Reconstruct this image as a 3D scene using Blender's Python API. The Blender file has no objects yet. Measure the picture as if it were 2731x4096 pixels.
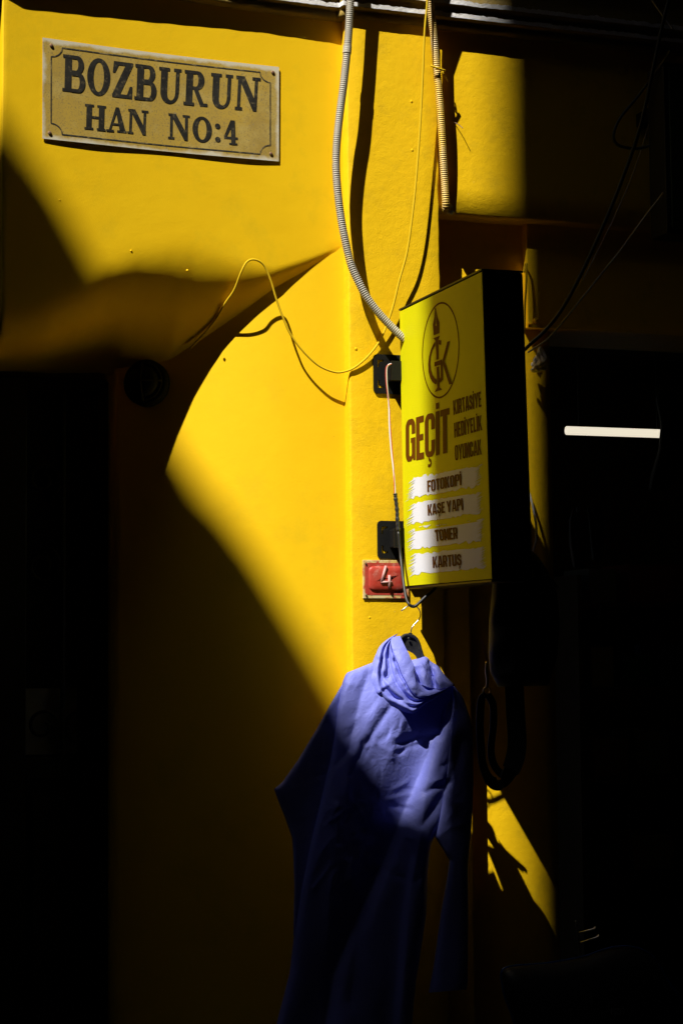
import bpy, bmesh, math, random
import numpy as np
from mathutils import Vector, Matrix
from mathutils.geometry import tessellate_polygon

random.seed(7)
rng = np.random.RandomState(11)
SC = bpy.context.scene
COL = SC.collection

# ------------------------------------------------------------------ camera
PW, PH, FPX = 2731.0, 4096.0, 7300.0
YAW, PITCH, ROLL = math.radians(19.0), math.radians(4.3), math.radians(0.5)
CF = np.array([math.sin(YAW)*math.cos(PITCH), math.cos(YAW)*math.cos(PITCH), math.sin(PITCH)])
R0 = np.array([math.cos(YAW), -math.sin(YAW), 0.0])
U0 = np.cross(R0, CF)
CR = math.cos(ROLL)*R0 - math.sin(ROLL)*U0
CU = math.cos(ROLL)*U0 + math.sin(ROLL)*R0
CC = np.array([0.0, 0.0, 1.6])
YF = 5.2*math.cos(YAW)                                   # the street face of the pillar

cd = bpy.data.cameras.new('camera')
cd.sensor_fit = 'VERTICAL'; cd.sensor_height = 36.0; cd.sensor_width = 24.0
cd.lens = 36.0*FPX/PH
cd.clip_start = 0.05; cd.clip_end = 500.0
cam = bpy.data.objects.new('camera', cd); COL.objects.link(cam)
cam.matrix_world = Matrix(((CR[0], CU[0], -CF[0], CC[0]), (CR[1], CU[1], -CF[1], CC[1]),
                           (CR[2], CU[2], -CF[2], CC[2]), (0, 0, 0, 1)))
SC.camera = cam

# ------------------------------------------------------------------ light
SUN = np.array([1.30, 1.0, -2.22])                       # the way the sunlight travels
SUNN = SUN/np.linalg.norm(SUN)
sd = bpy.data.lights.new('sun', 'SUN'); sd.energy = 5.0; sd.angle = math.radians(0.45); sd.color = (1.0, 0.955, 0.88)
sun = bpy.data.objects.new('sun', sd); COL.objects.link(sun)
sun.rotation_euler = Vector(SUNN).to_track_quat('-Z', 'Y').to_euler()
sun.location = (-12, -6, 20)
world = bpy.data.worlds.new('World'); SC.world = world; world.use_nodes = True
wn = world.node_tree.nodes; wl = world.node_tree.links
sky = wn.new('ShaderNodeTexSky'); sky.sky_type = 'NISHITA'; sky.sun_disc = False
sky.sun_elevation = math.asin(-SUNN[2]); sky.sun_rotation = math.atan2(-SUNN[0], -SUNN[1]) % (2*math.pi)
wl.new(sky.outputs[0], wn['Background'].inputs[0]); wn['Background'].inputs[1].default_value = 0.05
SC.view_settings.view_transform = 'Standard'; SC.view_settings.look = 'None'
SC.view_settings.exposure = 0.76; SC.view_settings.gamma = 1.0; SC.view_settings.use_curve_mapping = False
SC.cycles.use_denoising = True
SC.cycles.max_bounces = 8; SC.cycles.diffuse_bounces = 5

# ------------------------------------------------------------------ measuring helpers
def ray(px, py): return CF + CR*(px-PW/2)/FPX - CU*(py-PH/2)/FPX
def at(px, py, d=0.0):                                   # point of the plane d metres behind the pillar face
    r = ray(px, py); return CC + r*((YF+d)/r[1])
def proj(P):
    v = np.array(P)-CC; z = v@CF
    return np.array([PW/2+FPX*(v@CR)/z, PH/2-FPX*(v@CU)/z])
XP = at(1398, 1700)[0]                                    # left edge of the pillar
XR = at(1769, 1700)[0]                                    # right edge of the pillar
JA = [0, .1, .2, .3, .4, .5, .65, .8, 1.2]; JB = [0, .008, .024, .055, .100, .150, .230, .310, .48]
def _dense(X, Y):
    d = np.gradient(np.array(Y, float), np.array(X, float)); ax, ay = [], []
    for k in range(len(X)-1):
        h = X[k+1]-X[k]
        for t in np.linspace(0, 1, 12, endpoint=False):
            ax.append(X[k]+h*t); ay.append((1+2*t)*(1-t)**2*Y[k]+t*(1-t)**2*h*d[k]+t*t*(3-2*t)*Y[k+1]+t*t*(t-1)*h*d[k+1])
    return ax+[X[-1]], ay+[Y[-1]]
JX, JZ = _dense(JA, JB)
def jy(x): return .04 + float(np.interp(XP-x, JX, JZ))    # splayed reveal of the entrance
def ly(x):                                                # upper wall, swelling out to the left
    a = max(0.0, XP-x); return .04 - (.03*a + .08*a*a)
def hit(px, py, fn):
    Y = .05
    for _ in range(60):
        P = at(px, py, Y); Y = .5*Y + .5*fn(P[0])
    return P
def fn3(x, y, z, s=1.0):                                  # smooth pseudo noise
    return (math.sin(x*s*1.7+1.3+math.sin(z*s*1.1))*math.sin(y*s*2.3+z*s*1.9+.7)+.5*math.sin(z*s*3.7+x*s*2.9+y*s*3.1))/1.5
def catmull(pts, n=8):
    pts = [np.array(p, float) for p in pts]
    out = []
    P = [2*pts[0]-pts[1]] + pts + [2*pts[-1]-pts[-2]]
    for i in range(1, len(P)-2):
        for k in range(n):
            t = k/n
            out.append(.5*((2*P[i])+(-P[i-1]+P[i+1])*t+(2*P[i-1]-5*P[i]+4*P[i+1]-P[i+2])*t*t+(-P[i-1]+3*P[i]-3*P[i+1]+P[i+2])*t**3))
    out.append(pts[-1]); return out
def path_px(pts, n=8): return catmull([at(*p) for p in pts], n)
def resample(path, step):
    L = [0.0]
    for a, b in zip(path, path[1:]): L.append(L[-1]+np.linalg.norm(b-a))
    m = max(2, int(L[-1]/step)); arr = np.array(path)
    return [np.array([np.interp(L[-1]*i/m, L, arr[:, k]) for k in range(3)]) for i in range(m+1)]

# ------------------------------------------------------------------ materials
MATS = {}
def material(name, color, rough=.7, spec=.3, metal=0.0, var=None, var_scale=6.0, bump=0.0, bump_scale=150.0,
             bump2=0.0, bump2_scale=12.0, var2=None, var2_scale=60.0, thr=(.5, .7), translucent=0.0, emit=None, coat=0.0, specks=None):
    if name in MATS: return MATS[name]
    m = bpy.data.materials.new(name); m.use_nodes = True
    nt = m.node_tree; N = nt.nodes; L = nt.links; b = N['Principled BSDF']
    tc = N.new('ShaderNodeTexCoord')
    b.inputs['Base Color'].default_value = (*color, 1); b.inputs['Roughness'].default_value = rough
    b.inputs['Metallic'].default_value = metal; b.inputs['Specular IOR Level'].default_value = spec
    if coat: b.inputs['Coat Weight'].default_value = coat
    src = None
    def noise(scale, detail=5, rg=.6):
        n = N.new('ShaderNodeTexNoise'); n.inputs['Scale'].default_value = scale
        n.inputs['Detail'].default_value = detail; n.inputs['Roughness'].default_value = rg
        L.new(tc.outputs['Object'], n.inputs['Vector']); return n
    def mix(a, bcol, fac):
        x = N.new('ShaderNodeMix'); x.data_type = 'RGBA'
        if isinstance(a, tuple): x.inputs['A'].default_value = (*a, 1)
        else: L.new(a, x.inputs['A'])
        x.inputs['B'].default_value = (*bcol, 1); L.new(fac, x.inputs['Factor']); return x.outputs['Result']
    cur = color
    if var:
        n = noise(var_scale); r = N.new('ShaderNodeMapRange')
        r.inputs['From Min'].default_value = .35; r.inputs['From Max'].default_value = .68
        L.new(n.outputs['Fac'], r.inputs['Value']); cur = mix(cur, var, r.outputs['Result'])
    if var2:
        n = noise(var2_scale, 8, .7); r = N.new('ShaderNodeMapRange')
        r.inputs['From Min'].default_value = thr[0]; r.inputs['From Max'].default_value = thr[1]
        L.new(n.outputs['Fac'], r.inputs['Value']); cur = mix(cur, var2, r.outputs['Result'])
    if specks:
        for sc_, th_, cc in specks:
            vo = N.new('ShaderNodeTexVoronoi'); vo.inputs['Scale'].default_value = sc_; L.new(tc.outputs['Object'], vo.inputs['Vector'])
            r = N.new('ShaderNodeMapRange'); r.inputs['From Min'].default_value = th_; r.inputs['From Max'].default_value = th_*.5; L.new(vo.outputs['Distance'], r.inputs['Value'])
            cur = mix(cur, cc, r.outputs['Result'])
    if not isinstance(cur, tuple): L.new(cur, b.inputs['Base Color'])
    if bump or bump2:
        prev = None
        for st, scl, dist in ((bump2, bump2_scale, .01), (bump, bump_scale, .002)):
            if not st: continue
            bp = N.new('ShaderNodeBump'); bp.inputs['Strength'].default_value = st; bp.inputs['Distance'].default_value = dist
            L.new(noise(scl, 4, .55).outputs['Fac'], bp.inputs['Height'])
            if prev: L.new(prev.outputs['Normal'], bp.inputs['Normal'])
            prev = bp
        L.new(prev.outputs['Normal'], b.inputs['Normal'])
    if translucent:
        t = N.new('ShaderNodeBsdfTranslucent'); ms = N.new('ShaderNodeMixShader'); ms.inputs[0].default_value = translucent
        if isinstance(cur, tuple): t.inputs['Color'].default_value = (*cur, 1)
        else: L.new(cur, t.inputs['Color'])
        L.new(b.outputs[0], ms.inputs[1]); L.new(t.outputs[0], ms.inputs[2]); L.new(ms.outputs[0], N['Material Output'].inputs[0])
    if emit:
        b.inputs['Emission Color'].default_value = (*emit[0], 1); b.inputs['Emission Strength'].default_value = emit[1]
    MATS[name] = m; return m

YEL = material('yellow_paint', (.84, .528, .005), .62, .14, var=(.81, .49, .004), var_scale=3.5, var2=(.68, .43, .008), var2_scale=11, thr=(.52, .72), bump=.45, bump_scale=380, bump2=.12, bump2_scale=45, specks=((13, .018, (.38, .25, .03)), (21, .022, (.8, .70, .30))))
YEL_S = material('yellow_paint_smooth', (.84, .528, .005), .6, .14, var=(.81, .495, .004), var_scale=2.5, var2=(.72, .465, .007), var2_scale=6, thr=(.52, .74), bump=.2, bump_scale=300, bump2=.07, bump2_scale=16, specks=((9, .011, (.40, .27, .03)), (17, .012, (.5, .36, .04))))
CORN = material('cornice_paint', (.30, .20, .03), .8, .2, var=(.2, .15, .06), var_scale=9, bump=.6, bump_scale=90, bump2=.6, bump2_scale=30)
PLASTER = material('bare_white_plaster', (.85, .84, .82), .85, .15, var=(.66, .63, .58), var_scale=30, bump=.8, bump_scale=120)
DARKSTONE = material('dark_stone', (.06, .055, .05), .85, .2, var=(.04, .037, .033), var_scale=4, bump=.4, bump_scale=60)
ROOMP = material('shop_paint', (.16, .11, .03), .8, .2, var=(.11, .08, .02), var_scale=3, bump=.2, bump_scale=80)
ASPH = material('paving', (.055, .053, .05), .85, .2, var=(.04, .038, .036), var_scale=6, bump=.6, bump_scale=120)
BLACKM = material('black_powder_coat', (.006, .006, .006), .55, .2, bump=.2, bump_scale=400)
BLACKP = material('black_plastic', (.016, .016, .017), .32, .5, var=(.03, .03, .03), var_scale=60)
CABLE_B = material('black_cable', (.012, .012, .012), .45, .4)
STEEL = material('steel_wire', (.55, .54, .52), .3, .5, metal=1.0)
GREYC = material('grey_conduit', (.42, .39, .33), .55, .3, var=(.34, .31, .23), var_scale=8, var2=(.62, .45, .08), var2_scale=9, thr=(.56, .7))
YELC = material('painted_conduit', (.72, .46, .03), .5, .4, var=(.62, .5, .28), var_scale=7)
YELW = material('painted_wire', (.60, .40, .012), .7, .1)
SIGNY = material('sign_film_yellow', (.60, .585, .003), .5, .12, var=(.575, .555, .003), var_scale=5)
SIGNB = material('sign_print_brown', (.105, .030, .001), .6, .08)
SIGNW = material('sign_print_white', (.66, .69, .78), .6, .1)
SIGNK = material('sign_case_black', (.006, .006, .006), .4, .3)
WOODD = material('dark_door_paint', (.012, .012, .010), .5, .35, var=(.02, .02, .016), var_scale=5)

# ------------------------------------------------------------------ mesh builder
class MB:
    def __init__(s): s.v = []; s.f = []
    def add(s, vs, fs):
        o = len(s.v); s.v += [tuple(float(c) for c in p) for p in vs]; s.f += [tuple(i+o for i in f) for f in fs]; return s
    def hexa(s, c):                                      # 8 corners: bottom ring 0-3, top ring 4-7
        return s.add(c, [(3, 2, 1, 0), (4, 5, 6, 7), (0, 1, 5, 4), (1, 2, 6, 5), (2, 3, 7, 6), (3, 0, 4, 7)])
    def box(s, x0, x1, y0, y1, z0, z1):
        return s.hexa([(x0, y0, z0), (x1, y0, z0), (x1, y1, z0), (x0, y1, z0), (x0, y0, z1), (x1, y0, z1), (x1, y1, z1), (x0, y1, z1)])
    def grid(s, rows, closed=False):
        n, m = len(rows), len(rows[0]); fs = []
        for i in range(n-1):
            for j in range(m-1 if not closed else m):
                k = (j+1) % m; fs.append((i*m+j, i*m+k, (i+1)*m+k, (i+1)*m+j))
        return s.add([p for r in rows for p in r], fs)
    def tube(s, path, r, seg=8, rf=None, cap=True, flat=None):
        path = [np.array(p, float) for p in path]; n = len(path); rows = []
        up = None
        for i, p in enumerate(path):
            t = path[min(i+1, n-1)]-path[max(i-1, 0)]; t = t/(np.linalg.norm(t)+1e-12)
            if up is None:
                up = np.array([0, -1.0, 0]) if abs(t[1]) < .8 else np.array([0, 0, 1.0])
            a = up-t*(up@t); a /= (np.linalg.norm(a)+1e-12); up = a; b = np.cross(t, a)
            rr = r if rf is None else r*rf(i)
            rb = rr if flat is None else rr*flat
            rows.append([p+a*rb*math.cos(2*math.pi*k/seg)+b*rr*math.sin(2*math.pi*k/seg) for k in range(seg)])
        o = len(s.v); s.grid(rows, True)
        if cap: s.f.append(tuple(o+k for k in range(seg))[::-1]); s.f.append(tuple(o+(n-1)*seg+k for k in range(seg)))
        return s
    def ribbon(s, path, w_, th, wdir):                    # webbing strap
        path = [np.array(p, float) for p in path]; rows = []; n = len(path)
        for i, p in enumerate(path):
            t = path[min(i+1, n-1)]-path[max(i-1, 0)]; t = t/(np.linalg.norm(t)+1e-12)
            wd = np.array(wdir(i/(n-1)) if callable(wdir) else wdir, float); wd = wd-t*(wd@t); wd /= (np.linalg.norm(wd)+1e-9)
            nn = np.cross(t, wd); w = w_(i/(n-1)) if callable(w_) else w_
            rows.append([p-wd*w/2-nn*th/2, p+wd*w/2-nn*th/2, p+wd*w/2+nn*th/2, p-wd*w/2+nn*th/2])
        o = len(s.v); s.grid(rows, True); s.f.append((o, o+1, o+2, o+3)); m = o+(n-1)*4; s.f.append((m, m+1, m+2, m+3)); return s
    def prism(s, poly, fn, depth):                       # polygon (2D) mapped by fn(u, v, w), extruded w 0..depth
        n = len(poly); tris = tessellate_polygon([[Vector((p[0], p[1], 0)) for p in poly]])
        vs = [fn(p[0], p[1], 0) for p in poly]+[fn(p[0], p[1], depth) for p in poly]
        fs = [tuple(t) for t in tris]+[tuple(i+n for i in reversed(t)) for t in tris]
        fs += [(i, (i+1) % n, n+(i+1) % n, n+i) for i in range(n)]
        return s.add(vs, fs)
    def flat(s, loops, fn, w=0.0):
        pts = [p for l in loops for p in l]
        tris = tessellate_polygon([[Vector((p[0], p[1], 0)) for p in l] for l in loops])
        return s.add([fn(p[0], p[1], w) for p in pts], [tuple(t) for t in tris])
    def sphere(s, c, rx, ry, rz, nu=16, nv=10):
        rows = []
        for i in range(nv+1):
            th = math.pi*i/nv
            rows.append([(c[0]+rx*math.sin(th)*math.cos(2*math.pi*j/nu), c[1]+ry*math.sin(th)*math.sin(2*math.pi*j/nu), c[2]+rz*math.cos(th)) for j in range(nu)])
        return s.grid(rows, True)
    def build(s, name, mat, parent=None, smooth=False, label=None, cat=None, group=None, kind=None, bevel=0, fix=True, sub=0):
        V = np.array(s.v); o = np.array([(V[:, 0].min()+V[:, 0].max())/2, (V[:, 1].min()+V[:, 1].max())/2, V[:, 2].min()])
        me = bpy.data.meshes.new(name); me.from_pydata([tuple(p) for p in (V-o)], [], s.f); me.validate()
        if fix:
            bm = bmesh.new(); bm.from_mesh(me); bmesh.ops.recalc_face_normals(bm, faces=bm.faces); bm.to_mesh(me); bm.free()
        if smooth: me.polygons.foreach_set('use_smooth', [True]*len(me.polygons))
        me.materials.append(mat)
        ob = bpy.data.objects.new(name, me); COL.objects.link(ob)
        if parent is not None:
            ob.parent = parent; ob.location = Vector(o)-wloc(parent)
        else: ob.location = Vector(o)
        WL[ob.name] = Vector(o)
        if bevel:
            md = ob.modifiers.new('bevel', 'BEVEL'); md.width = bevel; md.segments = 2; md.limit_method = 'ANGLE'
        if sub:
            md = ob.modifiers.new('sub', 'SUBSURF'); md.levels = sub; md.render_levels = sub
        tag(ob, label, cat, group, kind); return ob
WL = {}
def wloc(o): return WL[o.name]
def tag(o, label=None, cat=None, group=None, kind=None):
    if label: o['label'] = label
    if cat: o['category'] = cat
    if group: o['group'] = group
    if kind: o['kind'] = kind
    return o
def empty(name, loc, label, cat, group=None):
    o = bpy.data.objects.new(name, None); COL.objects.link(o); o.location = Vector(loc); o.empty_display_size = .05
    WL[o.name] = Vector(loc); tag(o, label, cat, group); return o

# ------------------------------------------------------------------ ground, the houses across the lane, added skylight blockers
MB().box(-40, 40, -40, 40, -.3, 0).build('street', ASPH, kind='structure')
def prof_block(name, prof, y0, y1, mat, label):
    m = MB(); m.prism(prof, lambda u, v, w: (u, y0+w, v), y1-y0)
    return m.build(name, mat, label=label, cat='building')
gh = prof_block('gabled_house', [(-17, 0), (-17, 9.5), (-8.5, 17.9), (-6.856, 15.98), (-6.775, 15.89), (-6.735, 15.77), (-6.66, 15.65), (-6.501, 15.44), (-6.36, 15.22), (-6.113, 14.79), (-5.9, 14.30), (-5.79, 14.02), (-5.62, 13.815), (-5.445, 13.625), (-4.88, 13.1), (-4.88, 0)],
           -1.12, -1.0, DARKSTONE, 'tall dark house with steep gable across the lane')
MB().box(-17, -4.9, -5.0, -1.13, 0, 9.4).build('main_block', DARKSTONE, gh)
th = prof_block('tall_house', [(-4.857, 0), (-4.857, 20), (14, 20), (14, 0)], -5.0, -.5, DARKSTONE, 'tallest dark stone house across the lane with an added unseen block against skylight')
MB().box(-1.9, 14, -.49, 1.5, 5.2, 17.5).build('overhead_sky_blocker', DARKSTONE, th)  # out-of-view overhang added only to block the sky
prof_block('lane_end_blocker', [(14.05, 0), (14.05, 16), (15, 16), (15, 0)], -5, 12, DARKSTONE, 'added unseen dark block shutting out skylight beyond the shop')  # added out of view to stop low skylight from the right end
prof_block('lane_corner_blocker', [(-18.1, 0), (-18.1, 16), (-17.1, 16), (-17.1, 0)], -5, 12, DARKSTONE, 'added unseen dark block shutting out skylight beyond the entrance')  # added likewise against low skylight from the left end

SKYBLK = material('sky_blocker_dark', (.05, .048, .045), .85, .2, var=(.04, .038, .036), var_scale=4)  # unseen overhead sheets added to keep skylight off the shaded walls
for x0, x1, lb in ((.6, 14.0, 'added unseen dark sheet blocking skylight over the lane on the shop side'), (-17, -1.95, 'added unseen dark sheet blocking skylight over the lane beyond the entrance')):
    n = 40; top = [[(x0+(x1-x0)*i/n, 1.55+(YF-1.5)*j/12, 6.6-.25*math.sin(math.pi*j/12)+.05*math.sin(i*1.3)) for i in range(n+1)] for j in range(13)]
    m = MB(); m.grid(top); m.grid([[(p[0], p[1], p[2]-.012) for p in r] for r in top]); m.build('sky_blocker_sheet', SKYBLK, smooth=True, fix=False, label=lb, cat='shade')

# ------------------------------------------------------------------ the yellow building
bld = empty('yellow_building', (float(XP), YF, 0), 'sunlit yellow plastered old building with entrance, pillar and shop', 'building')
ZC = float(at(1550, 85, -.012)[2])                        # underside of the cornice
# pillar
rows = []
for i in range(131):
    z = 0 + (ZC+.06)*i/130; j1 = .0016*fn3(z, 1, z, 23)+.0009*rng.randn(); j2 = .0016*fn3(z, 4, 2, 19)+.0009*rng.randn(); c = .007
    rows.append([(XP, YF+.30, z), (XP, YF+.042, z), (XP+j1*.4, YF+c, z), (XP+.002, YF+.002, z), (XP+c+j1, YF, z)] +
                [(XP+(XR-XP)*t, YF+.0012*fn3(t*3, z, t, 7), z) for t in (.2, .4, .6, .8)] +
                [(XR-c+j2, YF, z), (XR-.002+j2, YF+.002, z), (XR+j2, YF+c, z), (XR, YF+.30, z)])
MB().grid(rows).build('pillar', YEL, bld, smooth=True)
# splayed reveal
AE = XP-hit(461, 2500, jy)[0]
rows = []
for i in range(41):
    z = 3.0*i/40
    r = []
    for k in range(49):
        a = AE*k/48; x = XP-a; r.append((x+.0, YF+jy(x)+.0004*fn3(x*3, z, x, 5), z))
    r[0] = (XP+.002, YF+.0405, z)
    r.append((XP-AE, YF+.42, z)); rows.append(r)
MB().grid(rows).build('entrance_reveal', YEL_S, bld, smooth=True)
# upper wall with its rounded lower edge and the sloping soffit
fl = [(1392, 968), (1250, 1035), (1097, 1100), (900, 1114), (700, 1128), (560, 1152), (440, 1200), (340, 1258), (200, 1330), (0, 1385), (-90, 1388)]
FX = []; FZ = []
for p in fl:
    P = hit(p[0], p[1], ly); FX.append(P[0]); FZ.append(P[2])
DOORD = jy(XP-AE)+.09
bl = [(1392, 972), (1300, 1032), (1200, 1095), (1097, 1152), (1000, 1225), (900, 1295), (819, 1350), (679, 1440), (470, 1475)]
BX = []; BZ = []
for p in bl:
    P = hit(p[0], p[1], jy); BX.append(P[0]); BZ.append(P[2])
for p in [(380, 1480), (100, 1478), (-90, 1476)]:
    P = at(p[0], p[1], DOORD); BX.append(P[0]); BZ.append(P[2])
def ip(x, X, Z): return float(np.interp(x, X[::-1], Z[::-1]))
XL = float(hit(14, 300, ly)[0])
rows = []
for i in range(91):
    x = XP+.002-(XP-XL)*i/90; yf = ly(x); zb = ip(x, FX, FZ); zk = min(ip(x, BX, BZ), zb-.012)
    yb = min(DOORD, jy(x))
    yb = max(yb, yf+.002); g = math.hypot(yb-yf, zb-zk); r = min(.12, .5*g); dy, dz = (yb-yf)/g, (zk-zb)/g
    col = []
    for k in range(30): col.append((x, yf+.0003*fn3(x*2, k*.1, k*.2, 4), 3.62+(zb+r-3.62)*(k/29)**.8))
    for k in range(1, 11):
        t = k/10; y = (1-t)**2*yf+2*t*(1-t)*yf+t*t*(yf+dy*r); z = (1-t)**2*(zb+r)+2*t*(1-t)*zb+t*t*(zb+dz*r)
        col.append((x, y, z+.0004*fn3(x*5, z*3, k*.1, 6)))
    for k in range(1, 9):
        t = k/8; col.append((x, yf+dy*(r+(g+.03-r)*t), zb+dz*(r+(g+.03-r)*t)+.0004*fn3(x*5, t, k*.1, 6)))
    rows.append(col)
rows.append([(XL-.0012, p[1]+.0004, p[2]) for p in rows[-1]]); rows.append([(XL-.003, p[1]+.003, p[2]) for p in rows[-1]])
rows.append([(XL-.003, p[1]+.45, p[2]) for p in rows[-1]])
rows = [[(p[0], p[1]+YF, p[2]) for p in r] for r in rows]
MB().grid(rows).build('upper_wall', YEL_S, bld, smooth=True)
for px, py, rr_, dd in ((525, 1003, .003, .002), (750, 1082, .004, .003), (240, 800, .002, .0015)):
    P = hit(px, py, ly); MB().sphere(P, rr_, dd, rr_*.9, 10, 7).build('plaster_lump', YEL_S, bld, smooth=True)
for px, py, rr_, dd in ((1645, 405, .004, .0015), (1648, 600, .0035, .0015), (1423, 1395, .004, .002), (1478, 2470, .003, .0015)):
    MB().sphere(at(px, py), rr_, dd, rr_*1.2, 10, 7).build('plaster_lump', YEL, bld, smooth=True)
# wall above the door, hidden in the recess
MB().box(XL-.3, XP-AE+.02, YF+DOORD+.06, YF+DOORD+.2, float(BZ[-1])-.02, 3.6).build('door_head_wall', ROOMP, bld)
# beam over the shop
XW = 2.40
ZB = at(1900, 868, .018)[2]
rows = []
for i in range(61):
    x = XR-.01+(5.2-XR)*i/60; w = .0015*fn3(x, 2, x, 17)
    rows.append([(x, YF+.32, ZB+w), (x, YF+.022, ZB+w), (x, YF+.014, ZB+.008+w)]+[(x, YF+.014+.001*fn3(x*4, k, x, 3), ZB+.008+(ZC+.06-ZB)*k/8) for k in range(1, 9)])
MB().grid(rows).build('beam', YEL, bld, smooth=True)
# wall panel between pillar and shop, and the flat casing beside the pillar
D2 = .082
XW0 = float(at(2180, 1600, D2)[0]); 
rows = []
for i in range(60):
    z = ZB*1.0*i/59+.0; r = []
    for k in range(9):
        x = XR-.02+(XW0-XR)*k/8; r.append((x, YF+D2+.001*fn3(x*3, z*2, 1, 5), z))
    r.append((XW0+.022, YF+D2+.012, z)); r.append((XW0+.03, YF+D2+.04, z)); r.append((XW0+.03, YF+.32, z)); rows.append(r)
MB().grid(rows).build('shop_side_wall', YEL, bld, smooth=True)
XCAS = float(at(1951, 3200, D2)[0]) - (D2-.026)*SUN[0]
MB().box(XR-.01, XCAS, YF+.026, YF+D2+.02, 0, 1.95).build('casing_board', YEL, bld, bevel=.004)
# cornice
def lip(x):
    return -.005 if x >= XP else (ly(max(x, XL))-.021-.012*(XP-max(x, XL))) if x < XP-.02 else -.005
prof = [(.30, 0), (0, 0), (-.003, .010), (-.002, .018), (.003, .022), (-.012, .027), (-.018, .029), (-.019, .041), (-.010, .046), (-.022, .060), (-.028, .065), (-.029, .078), (-.022, .084), (-.032, .13), (-.05, .22), (-.09, .37), (-.11, .5), (-.12, .9), (.3, .95)]
def cornice_strip(i0, i1, mat, name, parent, push=0.0, ragged=0.0, seedv=0):
    rows = []
    rr = np.random.RandomState(5+seedv)
    xs = np.concatenate([np.linspace(-3, .6, 10), np.linspace(.62, 2.95, 420), np.linspace(3.0, 7.0, 40)])
    sm = 0.0
    for x in xs:
        lp = lip(x); sm = .6*sm+.4*rr.randn(); row = []
        for q in range(i0, i1+1):
            p, h = prof[q]; e = .0008*fn3(x*4, h*9, 1, 6)
            hh = h+ragged*sm*(1 if q == i1 else .3)
            row.append((x, YF+lp+(p if p > -.006 else p*min(1.0, max(0.0, 1-(XP-x)/.6)))+push+e if p < .2 else YF+p, ZC+hh+.0005*fn3(x*3, h*20, 2, 5)))
        rows.append(row)
    return MB().grid(rows).build(name, mat, parent, smooth=(not push))
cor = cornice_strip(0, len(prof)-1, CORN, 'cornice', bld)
cornice_strip(6, 7, PLASTER, 'bare_edge', cor, -.003, .0028, 1)
cornice_strip(10, 11, PLASTER, 'bare_edge', cor, -.003, .0028, 2)
MB().box(-17, XL-.02, YF+.0, YF+.6, 0, 12).build('left_sun_blocker', DARKSTONE, label='added unseen dark wall blocking the sun left of the entrance', cat='wall')  # out-of-view wall added so the gap beside the upper wall stays unlit
MB().box(-3, 14, YF+.30, YF+.6, ZC+.3, 12).build('upper_storey', DARKSTONE, bld)
MB().box(5.2, 14, YF+.05, YF+.4, 0, ZC+.3).build('far_wall', DARKSTONE, bld)
# roller shutter box over the shop
DS = .052
XS0 = float(at(2107, 1150, DS)[0]); ZS0 = float(at(2140, 1300, DS)[2])
sh = MB().box(XS0, 5.2, YF+DS, YF+.40, ZS0, ZB+.02).build('shutter_box', YEL, bld, bevel=.003)
MB().box(XS0-.004, 5.2, YF+DS-.010, YF+DS+.05, ZS0-.010, ZS0-.001).build('flange', YEL, sh)
P = at(2140, 1285, DS); MB().sphere((P[0], P[1]-.002, P[2]), .009, .007, .009, 12, 8).build('bolt', YEL, sh, smooth=True)
# shop room
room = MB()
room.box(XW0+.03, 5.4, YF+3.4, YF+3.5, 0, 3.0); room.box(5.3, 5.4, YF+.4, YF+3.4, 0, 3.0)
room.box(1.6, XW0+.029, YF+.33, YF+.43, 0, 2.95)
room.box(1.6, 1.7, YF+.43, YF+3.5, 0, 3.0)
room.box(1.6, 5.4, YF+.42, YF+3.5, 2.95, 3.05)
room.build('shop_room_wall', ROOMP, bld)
# entrance door
XD1 = XP-AE+.004
YD = YF+DOORD
ZDH = float(BZ[-1])-.01
door = MB()
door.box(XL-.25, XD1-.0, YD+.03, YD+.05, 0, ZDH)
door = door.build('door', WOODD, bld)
def dpx(px, py): return at(px, py, DOORD)
xa, xb = dpx(105, 2800)[0], dpx(395, 2800)[0]
za, zb_ = dpx(200, 3030)[2], dpx(200, 1560)[2]
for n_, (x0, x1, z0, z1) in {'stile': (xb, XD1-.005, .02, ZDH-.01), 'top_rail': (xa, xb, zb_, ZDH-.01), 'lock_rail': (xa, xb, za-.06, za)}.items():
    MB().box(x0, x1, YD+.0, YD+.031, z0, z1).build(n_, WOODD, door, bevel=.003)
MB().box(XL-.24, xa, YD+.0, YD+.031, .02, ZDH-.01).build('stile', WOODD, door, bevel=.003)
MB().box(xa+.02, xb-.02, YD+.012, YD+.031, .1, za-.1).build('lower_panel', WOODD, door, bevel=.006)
GLASS = material('dark_glass', (.012, .013, .012), .12, .5)
MB().box(xa, xb, YD+.022, YD+.029, za, zb_).build('glass_pane', GLASS, door)
IRON = material('wrought_iron', (.008, .008, .007), .5, .3)
xm = (xa+xb)/2
g = MB(); g.tube([(xm, YD-.004, za), (xm, YD-.004, zb_)], .008, 8); g.build('grille_bar', IRON, door)
for cz, sgn in ((za+.09, 1), (za+.55, -1), (za+.8, 1)):
    for sd_ in (-1, 1):
        g = MB(); pts = []
        for k in range(40):
            t = k/39; ang = -1.2+t*8.5; rr_ = .055*(1-.75*t)
            pts.append((xm+sd_*(.058+rr_*math.cos(ang)*-1), YD-.004, cz+sgn*rr_*math.sin(ang)))
        g.tube(pts, .0055, 6).build('grille_scroll', IRON, door, smooth=True)
PAPER = material('grey_paper', (.30, .31, .28), .8, .2, var=(.22, .23, .2), var_scale=12)
n1, n2 = dpx(105, 2755), dpx(312, 3015)
MB().grid([[(n1[0]+(n2[0]-n1[0])*i/8, YD+.016+.003*math.sin(i*1.1+j), n2[2]+(n1[2]-n2[2])*j/8) for i in range(9)] for j in range(9)]).build(
    'paper_notice', PAPER, smooth=True, label='pale paper notice behind the iron scroll of the dark door', cat='notice')

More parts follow.
